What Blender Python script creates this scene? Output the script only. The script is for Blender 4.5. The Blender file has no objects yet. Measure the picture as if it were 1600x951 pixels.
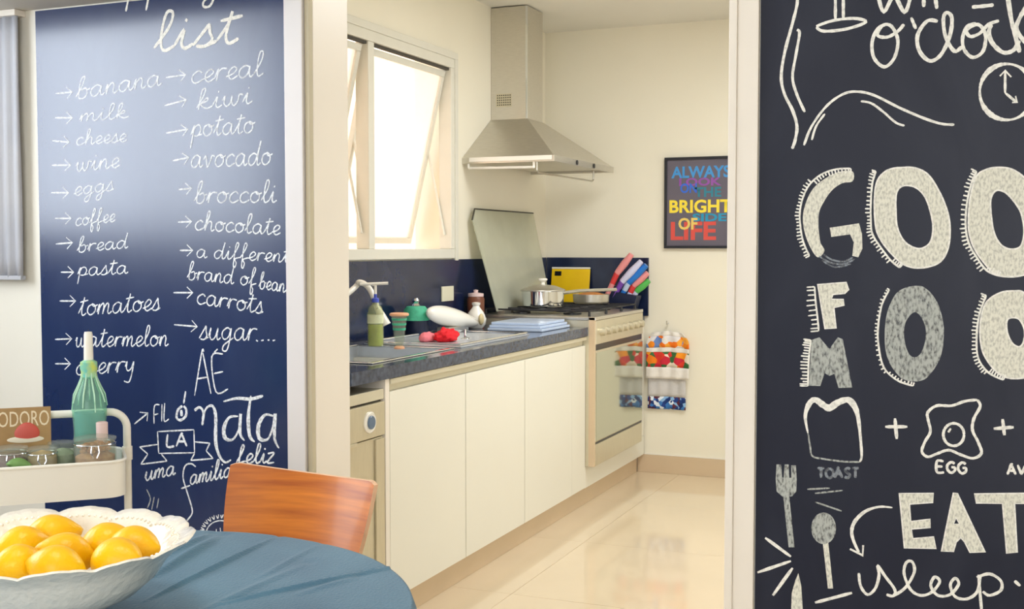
import bpy, bmesh, math, random
import numpy as np
from mathutils import Vector, Matrix

sc = bpy.context.scene
C = sc.collection
random.seed(7)
PI = math.pi

# ------------------------------------------------------------ camera
FPX, YAW, PITCH, EYE = 1805.0, math.radians(22.8), math.atan(88.5/1805), 1.25
cam_d = bpy.data.cameras.new('camera')
cam_d.sensor_width = 36.0
cam_d.lens = 36.0*FPX/1600.0
cam = bpy.data.objects.new('camera', cam_d)
cam.location = (0, 0, EYE)
cam.rotation_euler = (PI/2-PITCH, 0, YAW)
C.objects.link(cam)
sc.camera = cam

# ------------------------------------------------------------ world, lights, exposure
sc.view_settings.view_transform = 'Standard'
sc.view_settings.look = 'None'
sc.view_settings.gamma = 1.0
sc.view_settings.use_curve_mapping = False
sc.view_settings.exposure = 0.42

w = bpy.data.worlds.new('World'); sc.world = w; w.use_nodes = True
bg = w.node_tree.nodes['Background']
bg.inputs[0].default_value = (0.86, 0.93, 1.0, 1)
bg.inputs[1].default_value = 2.6

def area(name, loc, rot, sx, sy, power, col=(1, 1, 1), portal=False):
    l = bpy.data.lights.new(name, 'AREA'); l.shape = 'RECTANGLE'
    l.size, l.size_y, l.energy, l.color = sx, sy, power, col
    o = bpy.data.objects.new(name, l); o.location = loc; o.rotation_euler = rot
    C.objects.link(o)
    if portal: l.cycles.is_portal = True
    return o
# kitchen window sky portal, left dining window behind the board glare, then added fills
area('kitchen_window_portal', (-2.62, 4.2, 1.68), (0, -PI/2, 0), 0.95, 1.66, 1, portal=True)
area('dining_window_left_daylight', (-3.57, 1.2, 1.87), (0, -PI/2, 0), 1.15, 1.9, 25, (0.86, 0.93, 1.0))
area('dining_back_fill', (0.3, -2.57, 1.45), (PI/2, 0, 0), 2.6, 1.7, 47, (1.0, 0.975, 0.93))  # added fill from behind the camera, set in an invented back window
area('kitchen_ceiling_fill', (-0.75, 4.5, 2.445), (0, 0, 0), 0.9, 0.9, 26, (0.93, 0.97, 1.0))  # unseen lamp added to brighten the kitchen
area('kitchen_side_fill', (0.87, 4.3, 1.5), (0, PI/2, 0), 1.2, 1.6, 9, (0.84, 0.93, 1.0))  # added side fill; the wall behind it has no window
area('dining_ceiling_fill', (-0.9, 0.9, 2.44), (0, 0, 0), 0.6, 0.6, 7, (1.0, 0.98, 0.95))  # unseen fill added over the dining table

# ------------------------------------------------------------ pixel rays (used to lay out marks on real planes)
_R = np.array([math.cos(YAW), math.sin(YAW), 0.0])
_F0 = np.array([-math.sin(YAW), math.cos(YAW), 0.0])
_F = _F0*math.cos(PITCH)-np.array([0, 0, 1.0])*math.sin(PITCH)
_U = np.array([0, 0, 1.0])*math.cos(PITCH)+_F0*math.sin(PITCH)
_O = np.array([0, 0, EYE])
def ray(px, py): return _F*FPX+_R*(px-800)-_U*(py-475.5)
def onY(px, py, y): d = ray(px, py); return Vector(_O+d*(y/d[1]))
def onZ(px, py, z): d = ray(px, py); return Vector(_O+d*((z-EYE)/d[2]))
def onX(px, py, x): d = ray(px, py); return Vector(_O+d*(x/d[0]))

# ------------------------------------------------------------ materials
def s2l(c):
    return tuple(((v/255)/12.92 if v/255 <= 0.04045 else ((v/255+0.055)/1.055)**2.4) for v in c)
MATS = {}
def mat(name, rgb, rough=0.5, metal=0.0, var=0.0, scale=8.0, bump=0.0, bscale=None, coat=0.0,
        stretch=(1, 1, 1), rgb2=None, spec=0.5, trans=0.0, ior=1.45, alpha=1.0, sss=0.0):
    m = bpy.data.materials.new(name); m.use_nodes = True
    nt = m.node_tree; b = nt.nodes['Principled BSDF']
    c = s2l(rgb)
    b.inputs['Base Color'].default_value = (*c, 1)
    b.inputs['Roughness'].default_value = rough
    b.inputs['Metallic'].default_value = metal
    b.inputs['Coat Weight'].default_value = coat
    b.inputs['Coat Roughness'].default_value = 0.06
    b.inputs['Specular IOR Level'].default_value = spec
    b.inputs['Transmission Weight'].default_value = trans
    b.inputs['IOR'].default_value = ior
    b.inputs['Alpha'].default_value = alpha
    if sss: b.inputs['Subsurface Weight'].default_value = sss; b.inputs['Subsurface Scale'].default_value = 0.02
    if var or rgb2 or bump:
        tc = nt.nodes.new('ShaderNodeTexCoord'); mp = nt.nodes.new('ShaderNodeMapping')
        mp.inputs['Scale'].default_value = stretch
        nt.links.new(tc.outputs['Object'], mp.inputs['Vector'])
        n = nt.nodes.new('ShaderNodeTexNoise'); n.inputs['Scale'].default_value = scale
        n.inputs['Detail'].default_value = 4
        nt.links.new(mp.outputs[0], n.inputs['Vector'])
        if var or rgb2:
            r = nt.nodes.new('ShaderNodeValToRGB')
            lo = s2l(rgb2) if rgb2 else tuple(v*(1-var) for v in c)
            hi = c if rgb2 else tuple(min(1, v*(1+var)) for v in c)
            r.color_ramp.elements[0].color = (*lo, 1); r.color_ramp.elements[1].color = (*hi, 1)
            r.color_ramp.elements[0].position = 0.3; r.color_ramp.elements[1].position = 0.7
            nt.links.new(n.outputs['Fac'], r.inputs['Fac'])
            nt.links.new(r.outputs['Color'], b.inputs['Base Color'])
        if bump:
            n2 = n
            if bscale:
                n2 = nt.nodes.new('ShaderNodeTexNoise'); n2.inputs['Scale'].default_value = bscale
                n2.inputs['Detail'].default_value = 3
                nt.links.new(mp.outputs[0], n2.inputs['Vector'])
            bp = nt.nodes.new('ShaderNodeBump'); bp.inputs['Strength'].default_value = bump
            bp.inputs['Distance'].default_value = 0.01
            nt.links.new(n2.outputs['Fac'], bp.inputs['Height'])
            nt.links.new(bp.outputs['Normal'], b.inputs['Normal'])
    MATS[name] = m
    return m

M_wall = mat('cream_wall_paint', (236, 232, 220), 0.6, var=0.02, scale=2, bump=0.03, bscale=60)
M_wallk = mat('kitchen_wall_paint', (242, 235, 216), 0.45, var=0.02, scale=2, bump=0.02, bscale=60)
M_ceil = mat('ceiling_paint', (234, 231, 222), 0.7, var=0.02, scale=2)
M_dwall = mat('darkened_unseen_wall_paint', (112, 122, 140), 0.6, var=0.02, scale=2)  # unseen walls painted dark to dim their reflection in the navy board
M_soffit = mat('soffit_paint', (205, 200, 190), 0.7, var=0.02, scale=2)
M_trim = mat('white_trim_paint', (238, 230, 218), 0.35, var=0.015, scale=4)
M_trimcool = mat('cool_white_trim_paint', (226, 222, 222), 0.35, var=0.015, scale=4)
M_groove = mat('trim_groove_shadow_paint', (196, 186, 160), 0.6, var=0.02)  # groove shade put into the paint colour
M_tile = mat('polished_beige_porcelain', (228, 208, 178), 0.07, var=0.035, scale=2.2, spec=0.75)
M_grout = mat('beige_grout', (196, 178, 150), 0.8, var=0.04, scale=30)
M_base = mat('beige_porcelain_skirting', (214, 190, 158), 0.2, var=0.03, scale=5)
M_cab = mat('white_cabinet_laminate', (232, 229, 216), 0.32, var=0.01, scale=3)
M_alu = mat('champagne_aluminium_profile', (214, 208, 186), 0.35, metal=0.35, var=0.02, scale=10)
M_wfr = mat('window_aluminium_white', (226, 222, 208), 0.4, var=0.02, scale=10)
M_seal = mat('window_dark_seal', (70, 66, 58), 0.6, var=0.05)
M_steel = mat('brushed_stainless_steel', (208, 204, 194), 0.34, metal=0.9, var=0.05, scale=30, stretch=(1, 1, 12))
M_steelw = mat('satin_appliance_steel', (208, 200, 176), 0.35, metal=0.55, var=0.03, scale=14, stretch=(1, 8, 1))
M_steelc = mat('pale_satin_sink_steel', (214, 220, 228), 0.3, metal=0.5, var=0.03, scale=30)
M_chrome = mat('polished_chrome', (225, 228, 232), 0.08, metal=1.0, var=0.01)
M_oveng = mat('mirror_oven_glass', (196, 200, 184), 0.06, metal=0.88, var=0.01)
M_dark = mat('black_enamel', (22, 22, 26), 0.3, var=0.05)
M_iron = mat('cast_iron_grate', (40, 40, 44), 0.5, var=0.1, bump=0.2, bscale=80)
M_granite = mat('dark_blue_grey_granite', (70, 82, 104), 0.1, var=0.1, scale=60, rgb2=(38, 46, 66), spec=0.6)
M_splash = mat('navy_backsplash_stone', (30, 42, 74), 0.16, var=0.1, scale=12, rgb2=(22, 32, 60))
M_cream = mat('cream_plastic', (232, 226, 200), 0.4, var=0.01)
M_white = mat('glossy_white_ceramic', (244, 240, 230), 0.16, var=0.01, coat=0.5)
M_bowl = mat('ivory_glazed_ceramic', (247, 240, 226), 0.18, var=0.01, coat=0.6, bump=0.25, bscale=70)
M_lemon = mat('lemon_rind', (255, 204, 8), 0.36, rgb2=(250, 184, 6), scale=6, bump=0.12, bscale=160, sss=0.1)
M_lemtip = mat('lemon_stem_scar', (190, 140, 30), 0.6, var=0.1)
M_trolley = mat('ivory_powder_coated_steel', (246, 242, 230), 0.35, var=0.01)
M_wood = mat('orange_brown_plywood', (226, 134, 46), 0.34, rgb2=(176, 90, 32), scale=5, stretch=(0.9, 0.9, 12), coat=0.12)
M_woodedge = mat('pale_plywood_edge', (240, 196, 160), 0.4, var=0.06, scale=30)
M_blacksteel = mat('black_chair_steel', (40, 38, 38), 0.4, var=0.05)
M_red = mat('red_sponge_cloth', (228, 24, 38), 0.7, var=0.12, scale=30, bump=0.5, bscale=60)
M_pink = mat('pale_pink_wax', (232, 205, 200), 0.5, var=0.04)
M_yellow = mat('yellow_chopping_board', (255, 206, 20), 0.4, var=0.05, scale=14)
M_blue = mat('blue_knife_handle', (36, 120, 208), 0.35, var=0.05)
M_lblue = mat('pale_blue_board', (196, 212, 236), 0.25, var=0.05, scale=12, stretch=(1, 6, 1))
M_green = mat('green_knife_handle', (90, 190, 90), 0.35, var=0.05)
M_mint = mat('mint_green_cloth', (80, 190, 150), 0.6, var=0.2, scale=40, bump=0.3)
M_purple = mat('purple_knife_handle', (120, 70, 170), 0.35, var=0.05)
M_kred = mat('red_knife_handle', (220, 60, 60), 0.35, var=0.05)
M_kpink = mat('pink_knife_handle', (236, 150, 150), 0.35, var=0.05)
M_khw = mat('lilac_white_knife_handle', (214, 214, 240), 0.35, var=0.05)
M_navy = mat('navy_plastic', (20, 30, 60), 0.4, var=0.05)
M_peach = mat('peach_plastic', (240, 180, 140), 0.4, var=0.05)
M_brown = mat('brown_earthenware', (120, 70, 48), 0.4, var=0.12, scale=8)
M_straw = mat('golden_brown_crust', (206, 132, 60), 0.6, var=0.2, scale=30, bump=0.5)
M_soap = mat('yellow_green_soap', (176, 190, 30), 0.2, var=0.25, scale=40)
M_soap2 = mat('pale_bottle_label', (226, 230, 190), 0.4, var=0.1, scale=50)
M_bluecap = mat('blue_pump_cap', (70, 90, 200), 0.35, var=0.05)
M_candle = mat('white_candle_wax', (244, 240, 228), 0.45, var=0.02, sss=0.2)
M_leaf = mat('green_leaf', (120, 160, 90), 0.5, var=0.15, scale=30)
M_tomato = mat('red_tomato', (206, 80, 62), 0.35, var=0.1)
M_nuts = mat('shelled_nuts', (222, 170, 110), 0.6, rgb2=(180, 110, 60), scale=60)
M_herb = mat('sage_grain', (170, 190, 160), 0.7, var=0.15, scale=60)
M_spice = mat('ochre_pasta', (196, 160, 96), 0.7, var=0.2, scale=50)
M_plum = mat('plum_onions', (130, 84, 84), 0.5, var=0.2, scale=30)
M_paper = mat('kraft_book_cover', (186, 152, 100), 0.55, rgb2=(160, 124, 74), scale=9)
M_pages = mat('book_pages', (236, 228, 206), 0.7, var=0.05)
M_letter = mat('cream_print', (238, 222, 190), 0.6, var=0.05)
M_facade = mat('peach_render_facade', (244, 196, 156), 0.8, var=0.03, scale=1)
M_frame = mat('black_picture_frame', (34, 36, 44), 0.35, var=0.05)
M_poster = mat('grey_mauve_poster', (104, 98, 110), 0.35, var=0.05, scale=5)
M_lampwhite = mat('added_lamp_housing', (240, 238, 232), 0.4, var=0.01)
M_ground = mat('pale_outdoor_paving', (200, 196, 186), 0.9, var=0.05, scale=3)

def glass(name, rgb, rough=0.02, thinmix=0.75):
    m = bpy.data.materials.new(name); m.use_nodes = True
    nt = m.node_tree; nt.nodes.clear()
    out = nt.nodes.new('ShaderNodeOutputMaterial'); mix = nt.nodes.new('ShaderNodeMixShader')
    tr = nt.nodes.new('ShaderNodeBsdfTransparent'); gl = nt.nodes.new('ShaderNodeBsdfPrincipled')
    tc = nt.nodes.new('ShaderNodeTexCoord'); ns = nt.nodes.new('ShaderNodeTexNoise')
    ns.inputs['Scale'].default_value = 9
    rp = nt.nodes.new('ShaderNodeMapRange')
    rp.inputs['To Min'].default_value = thinmix-0.04; rp.inputs['To Max'].default_value = thinmix+0.04
    nt.links.new(tc.outputs['Object'], ns.inputs['Vector']); nt.links.new(ns.outputs['Fac'], rp.inputs['Value'])
    c = s2l(rgb)
    tr.inputs[0].default_value = (*[0.4+0.6*v for v in c], 1)
    gl.inputs['Base Color'].default_value = (*c, 1); gl.inputs['Roughness'].default_value = rough
    nt.links.new(rp.outputs[0], mix.inputs[0])
    nt.links.new(gl.outputs[0], mix.inputs[1]); nt.links.new(tr.outputs[0], mix.inputs[2])
    nt.links.new(mix.outputs[0], out.inputs[0])
    MATS[name] = m
    return m
M_glass = glass('clear_jar_glass', (232, 236, 228), 0.05, 0.87)
M_glassteal = glass('aqua_bottle_glass', (176, 230, 205), 0.05, 0.72)
M_glassblue = glass('pale_blue_bottle_glass', (150, 212, 222), 0.08, 0.5)
M_lidglass = glass('tinted_hob_cover_glass', (226, 226, 206), 0.1, 0.5)
M_soapb = glass('clear_soap_bottle', (226, 230, 190), 0.1, 0.72)

def frosted():
    m = bpy.data.materials.new('frosted_window_glass'); m.use_nodes = True
    nt = m.node_tree; nt.nodes.clear()
    out = nt.nodes.new('ShaderNodeOutputMaterial')
    tl = nt.nodes.new('ShaderNodeBsdfTranslucent'); tl.inputs[0].default_value = (0.97, 0.96, 0.94, 1)
    tr = nt.nodes.new('ShaderNodeBsdfTransparent'); tr.inputs[0].default_value = (1, 1, 1, 1)
    gl = nt.nodes.new('ShaderNodeBsdfGlossy'); gl.inputs['Roughness'].default_value = 0.05
    m1 = nt.nodes.new('ShaderNodeMixShader'); m2 = nt.nodes.new('ShaderNodeMixShader')
    tc = nt.nodes.new('ShaderNodeTexCoord'); ns = nt.nodes.new('ShaderNodeTexNoise'); ns.inputs['Scale'].default_value = 3
    rp = nt.nodes.new('ShaderNodeMapRange'); rp.inputs['To Min'].default_value = 0.45; rp.inputs['To Max'].default_value = 0.6
    nt.links.new(tc.outputs['Object'], ns.inputs['Vector']); nt.links.new(ns.outputs['Fac'], rp.inputs['Value'])
    nt.links.new(rp.outputs[0], m1.inputs[0])
    nt.links.new(tr.outputs[0], m1.inputs[1]); nt.links.new(tl.outputs[0], m1.inputs[2])
    m2.inputs[0].default_value = 0.05
    nt.links.new(m1.outputs[0], m2.inputs[1]); nt.links.new(gl.outputs[0], m2.inputs[2])
    nt.links.new(m2.outputs[0], out.inputs[0])
    MATS[m.name] = m
    return m
M_frost = frosted()

def board_mat(name, base, dust, amount, rough, coat=0.0):
    m = bpy.data.materials.new(name); m.use_nodes = True
    nt = m.node_tree; b = nt.nodes['Principled BSDF']
    tc = nt.nodes.new('ShaderNodeTexCoord'); mp = nt.nodes.new('ShaderNodeMapping')
    mp.inputs['Scale'].default_value = (3.2, 1, 1.5)
    n = nt.nodes.new('ShaderNodeTexNoise'); n.inputs['Scale'].default_value = 1.7; n.inputs['Detail'].default_value = 6
    n.inputs['Distortion'].default_value = 0.6
    r = nt.nodes.new('ShaderNodeValToRGB')
    r.color_ramp.elements[0].position = 0.42; r.color_ramp.elements[1].position = 0.85
    c, d = s2l(base), s2l(dust)
    r.color_ramp.elements[0].color = (*c, 1)
    r.color_ramp.elements[1].color = (*[a*(1-amount)+bb*amount for a, bb in zip(c, d)], 1)
    nt.links.new(tc.outputs['Object'], mp.inputs[0]); nt.links.new(mp.outputs[0], n.inputs['Vector'])
    nt.links.new(n.outputs['Fac'], r.inputs[0]); nt.links.new(r.outputs[0], b.inputs['Base Color'])
    b.inputs['Roughness'].default_value = rough
    b.inputs['Specular IOR Level'].default_value = 0.7 if coat else 0.35
    b.inputs['Coat Weight'].default_value = coat
    b.inputs['Coat Roughness'].default_value = 0.2
    MATS[name] = m
    return m
M_boardL = board_mat('navy_chalkboard_paint', (4, 34, 84), (120, 140, 170), 0.07, 0.27, 0.6)
M_boardR = board_mat('charcoal_blue_chalkboard_paint', (15, 21, 42), (96, 102, 116), 0.10, 0.5)

def chalk_mat(name, rgb, lo, hi, scale=130.0, st=(1, 1, 1)):
    m = bpy.data.materials.new(name); m.use_nodes = True
    nt = m.node_tree; b = nt.nodes['Principled BSDF']
    b.inputs['Base Color'].default_value = (*s2l(rgb), 1)
    b.inputs['Roughness'].default_value = 0.95; b.inputs['Specular IOR Level'].default_value = 0.1
    tc = nt.nodes.new('ShaderNodeTexCoord'); n = nt.nodes.new('ShaderNodeTexNoise')
    mp = nt.nodes.new('ShaderNodeMapping'); mp.inputs['Scale'].default_value = st
    nt.links.new(tc.outputs['Object'], mp.inputs[0]); nt.links.new(mp.outputs[0], n.inputs['Vector'])
    n.inputs['Scale'].default_value = scale; n.inputs['Detail'].default_value = 4
    r = nt.nodes.new('ShaderNodeMapRange'); r.inputs['From Min'].default_value = 0.32; r.inputs['From Max'].default_value = 0.56
    r.inputs['To Min'].default_value = lo; r.inputs['To Max'].default_value = hi
    nt.links.new(n.outputs['Fac'], r.inputs['Value']); nt.links.new(r.outputs[0], b.inputs['Alpha'])
    MATS[name] = m
    return m
M_chalk = chalk_mat('white_chalk', (246, 244, 236), 0.75, 1.0)
M_chalkL = chalk_mat('pale_blue_white_chalk', (244, 248, 252), 0.5, 0.95)
M_chalkfill = chalk_mat('rubbed_white_chalk', (232, 230, 216), 0.6, 1.0, 210, (1, 1, 0.5))
M_chalkdim = chalk_mat('half_erased_chalk', (206, 210, 204), 0.2, 0.75, 170, (1, 1, 0.45))
M_chalkfaint = chalk_mat('faint_erased_chalk', (190, 198, 206), 0.10, 0.45, 90)

def wood_rings(): pass
def cloth_mat():
    m = mat('teal_blue_linen', (78, 122, 146), 0.85, rgb2=(62, 102, 128), scale=5, bump=0.25, bscale=220)
    b = m.node_tree.nodes['Principled BSDF']; b.inputs['Sheen Weight'].default_value = 0.25
    return m
M_cloth = cloth_mat()
M_curtain = mat('grey_curtain_fabric', (196, 196, 200), 0.85, rgb2=(178, 180, 188), scale=4, bump=0.1, bscale=150)
M_towel = mat('white_tea_towel_cotton', (236, 230, 222), 0.9, var=0.03, scale=30, bump=0.2, bscale=150)
M_towelb = mat('grey_striped_tea_towel', (206, 202, 200), 0.9, var=0.03, scale=30, bump=0.2, bscale=150)

def blob_mat(name, cols, scale):
    m = bpy.data.materials.new(name); m.use_nodes = True
    nt = m.node_tree; b = nt.nodes['Principled BSDF']; b.inputs['Roughness'].default_value = 0.9
    tc = nt.nodes.new('ShaderNodeTexCoord'); v = nt.nodes.new('ShaderNodeTexVoronoi')
    v.inputs['Scale'].default_value = scale
    r = nt.nodes.new('ShaderNodeValToRGB'); r.color_ramp.interpolation = 'CONSTANT'
    el = r.color_ramp.elements
    while len(el) < len(cols): el.new(0.5)
    for i, c in enumerate(cols):
        el[i].position = i/len(cols); el[i].color = (*s2l(c), 1)
    sp = nt.nodes.new('ShaderNodeSeparateColor')
    nt.links.new(tc.outputs['Object'], v.inputs['Vector'])
    nt.links.new(v.outputs['Color'], sp.inputs[0]); nt.links.new(sp.outputs[0], r.inputs[0])
    nt.links.new(r.outputs[0], b.inputs['Base Color'])
    MATS[name] = m
    return m
M_fruit = blob_mat('fruit_print', [(214, 50, 44), (240, 130, 20), (206, 40, 60), (60, 110, 60), (246, 150, 30), (224, 60, 40), (240, 225, 205)], 26)
M_fruit2 = blob_mat('orange_fruit_print', [(240, 140, 30), (246, 120, 20), (230, 225, 225), (110, 140, 200), (236, 230, 224), (250, 170, 60)], 30)
M_bluepat = blob_mat('blue_floral_print', [(30, 60, 130), (60, 120, 190), (230, 236, 244), (20, 50, 110), (90, 40, 60), (140, 180, 220)], 55)

# ------------------------------------------------------------ mesh helpers
def xf(bm, verts, M):
    for v in verts: v.co = M @ v.co
def add_box(bm, x0, x1, y0, y1, z0, z1, bev=0.0, M=None):
    t = bmesh.new()
    bmesh.ops.create_cube(t, size=1.0)
    for v in t.verts:
        v.co = Vector(((x0+x1)/2+v.co.x*(x1-x0), (y0+y1)/2+v.co.y*(y1-y0), (z0+z1)/2+v.co.z*(z1-z0)))
    if bev > 0:
        bmesh.ops.bevel(t, geom=list(t.edges), offset=bev, segments=2, affect='EDGES', profile=0.6)
    if M is not None: xf(t, t.verts, M)
    merge(bm, t)
def merge(bm, t):
    me = bpy.data.meshes.new('tmp'); t.to_mesh(me); t.free()
    bm.from_mesh(me); bpy.data.meshes.remove(me)
def frame_at(p, d):
    d = d.normalized(); up = Vector((0, 0, 1)) if abs(d.z) < 0.95 else Vector((1, 0, 0))
    a = d.cross(up).normalized(); b = a.cross(d).normalized()
    return a, b
def add_tube(bm, pts, r, seg=10, caps=True, closed=False):
    pts = [Vector(p) for p in pts]; n = len(pts); rings = []
    pa = None
    for i, p in enumerate(pts):
        if closed: d = pts[(i+1) % n]-pts[i-1]
        else: d = pts[min(i+1, n-1)]-pts[max(i-1, 0)]
        d.normalize()
        if pa is None: a, b = frame_at(p, d)
        else:
            a = (pa-d*pa.dot(d)).normalized(); b = a.cross(d)
        pa = a
        rr = r[i] if isinstance(r, (list, tuple)) else r
        rings.append([bm.verts.new(p+(a*math.cos(k*2*PI/seg)+b*math.sin(k*2*PI/seg))*rr) for k in range(seg)])
    m = n if closed else n-1
    for i in range(m):
        A, B = rings[i], rings[(i+1) % n]
        for k in range(seg):
            bm.faces.new((A[k], A[(k+1) % seg], B[(k+1) % seg], B[k]))
    if caps and not closed:
        bm.faces.new(rings[0][::-1]); bm.faces.new(rings[-1])
def add_lathe(bm, prof, seg=32, c=(0, 0, 0), M=None):
    t = bmesh.new(); rings = []
    for (r, z) in prof:
        if r < 1e-5: rings.append([t.verts.new((0, 0, z))])
        else: rings.append([t.verts.new((r*math.cos(k*2*PI/seg), r*math.sin(k*2*PI/seg), z)) for k in range(seg)])
    for A, B in zip(rings[:-1], rings[1:]):
        for k in range(seg):
            k2 = (k+1) % seg
            if len(A) == 1 and len(B) > 1: t.faces.new((A[0], B[k2], B[k]))
            elif len(B) == 1 and len(A) > 1: t.faces.new((A[k], A[k2], B[0]))
            elif len(A) > 1: t.faces.new((A[k], A[k2], B[k2], B[k]))
    if M is not None: xf(t, t.verts, M)
    for v in t.verts: v.co += Vector(c)
    merge(bm, t)
def catmull(pts, sub=5, closed=False):
    P = [Vector(p) for p in pts]; n = len(P)
    if n < 3: return P
    out = []
    m = n if closed else n-1
    for i in range(m):
        p0 = P[i-1] if (closed or i > 0) else P[0]; p1 = P[i]; p2 = P[(i+1) % n]
        p3 = P[(i+2) % n] if (closed or i+2 < n) else P[-1]
        for s in range(sub):
            t = s/sub
            out.append(0.5*((2*p1)+(p2-p0)*t+(2*p0-5*p1+4*p2-p3)*t*t+(3*p1-p0-3*p2+p3)*t**3))
    if not closed: out.append(P[-1])
    return out
def add_poly_prism(bm, outline, axis, a0, a1):
    """outline = 2D points; axis: 'x' -> (y,z), 'y' -> (x,z), 'z' -> (x,y)"""
    def mk(p, a):
        if axis == 'x': return (a, p[0], p[1])
        if axis == 'y': return (p[0], a, p[1])
        return (p[0], p[1], a)
    A = [bm.verts.new(mk(p, a0)) for p in outline]; B = [bm.verts.new(mk(p, a1)) for p in outline]
    n = len(outline)
    bm.faces.new(A[::-1]); bm.faces.new(B)
    for i in range(n): bm.faces.new((A[i], A[(i+1) % n], B[(i+1) % n], B[i]))

def obj(name, bm, m, parent=None, smooth=False, solid=None, loc=None):
    bmesh.ops.recalc_face_normals(bm, faces=bm.faces)
    me = bpy.data.meshes.new(name); bm.to_mesh(me); bm.free()
    o = bpy.data.objects.new(name, me); C.objects.link(o)
    me.materials.append(m)
    if smooth:
        for p in me.polygons: p.use_smooth = True
        try:
            me.set_sharp_from_angle(angle=math.radians(smooth if smooth is not True else 40))
        except Exception: pass
    if parent is not None:
        o.parent = parent
        if parent.type == 'EMPTY' or True:
            o.matrix_parent_inverse = parent_world(parent).inverted()
    if solid:
        md = o.modifiers.new('s', 'SOLIDIFY'); md.thickness = solid; md.offset = 0
    return o
def parent_world(p):
    M = Matrix.LocRotScale(p.location, p.rotation_euler, p.scale)
    if p.parent is not None: M = parent_world(p.parent) @ p.matrix_parent_inverse @ M
    return M
def tag(o, label=None, cat=None, group=None, kind=None):
    if label: o['label'] = label
    if cat: o['category'] = cat
    if group: o['group'] = group
    if kind: o['kind'] = kind
    return o
def thing(name, loc, label, cat, group=None):
    o = bpy.data.objects.new(name, None); C.objects.link(o); o.location = loc
    o.empty_display_size = 0.05
    return tag(o, label, cat, group)
def boxes(name, lst, m, parent=None, bev=0.0, **k):
    bm = bmesh.new()
    for b in lst: add_box(bm, *b, bev=bev)
    return obj(name, bm, m, parent, **k)
def tubes(name, lst, r, m, parent=None, seg=10, **k):
    bm = bmesh.new()
    for p in lst: add_tube(bm, p, r, seg)
    return obj(name, bm, m, parent, smooth=True, **k)
def lathe(name, prof, c, m, parent=None, seg=32, M=None, **k):
    bm = bmesh.new(); add_lathe(bm, prof, seg, c, M)
    return obj(name, bm, m, parent, smooth=True, **k)
def struct(name, lst, m, parent=None, label=None, bev=0.0):
    o = boxes(name, lst, m, parent, bev)
    o['kind'] = 'structure'
    if label: o['label'] = label
    return o

# ------------------------------------------------------------ key dimensions
XL = -2.4      # kitchen window wall
YF = 6.2       # kitchen end wall
CZ = 2.47      # ceiling
YB = 2.8       # board wall front face
YK = 3.0       # board wall kitchen side
XJL, XJR = -1.79, -0.605   # opening
XR = 0.9       # kitchen right wall
DXL, DXR, DYB = -3.6, 2.2, -2.6

# ------------------------------------------------------------ the setting
fl = struct('floor', [(DXL-0.1, XR+1.4, DYB-0.1, YF+0.1, -0.06, -0.004)], M_grout, label='beige tiled floor running into the kitchen')
T = 0.8
tb = bmesh.new(); add_box(tb, -T/2+0.0008, T/2-0.0008, -T/2+0.0008, T/2-0.0008, -0.004, 0.0, bev=0.0006)
t0 = obj('tile', tb, M_tile, fl)
first = True
for i in range(4):
    for j in range(5):
        X = XL+T/2+i*T; Y = 2.6+T/2+j*T-0.4
        o = t0 if first else t0.copy()
        if not first: C.objects.link(o); o.parent = fl; o.matrix_parent_inverse = t0.matrix_parent_inverse.copy()
        first = False
        o.location = (X, Y, 0)
struct('ceiling', [(DXL-0.1, DXR+0.1, DYB-0.1, YF+0.1, CZ, CZ+0.1)], M_ceil, label='plain off-white ceiling')
# window wall of the kitchen, with opening
WY0, WY1, WZ0, WZ1 = 3.42, 4.98, 1.2, 2.15
struct('wall_left', [(XL-0.2, XL, YK, WY0, 0, CZ), (XL-0.2, XL, WY1, YF+0.1, 0, CZ),
                     (XL-0.2, XL, WY0, WY1, 0, WZ0), (XL-0.2, XL, WY0, WY1, WZ1, CZ)], M_wallk, label='cream kitchen wall holding the window')
struct('wall_end', [(XL, XR+0.1, YF, YF+0.1, 0, CZ)], M_wallk, label='cream end wall of the kitchen behind the poster')
struct('wall_kitchen_right', [(XR, XR+0.1, YK, YF, 0, CZ)], M_wallk)
struct('wall_front', [(DXL-0.1, XJL-0.02, YB, YK, 0, CZ), (XJR+0.02, DXR+0.1, YB, YK, 0, CZ), (XJL-0.02, XJR+0.02, YB, YK, 2.12, CZ)],
       M_wall, label='cream dividing wall that carries both chalkboards')
struct('wall_dining_left', [(DXL-0.1, DXL, DYB, YB, 0, 1.3), (DXL-0.1, DXL, DYB, YB, 2.45, CZ),
                            (DXL-0.1, DXL, DYB, 0.25, 1.3, 2.45), (DXL-0.1, DXL, 2.15, YB, 1.3, 2.45)], M_dwall)
struct('wall_dining_right', [(DXR, DXR+0.1, DYB, YB, 0, CZ)], M_wall)
struct('wall_dining_back', [(DXL, -1.0, DYB-0.1, DYB, 0, CZ), (1.6, DXR, DYB-0.1, DYB, 0, CZ),
                            (-1.0, 1.6, DYB-0.1, DYB, 0, 0.6), (-1.0, 1.6, DYB-0.1, DYB, 2.3, CZ)], M_dwall)
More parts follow.
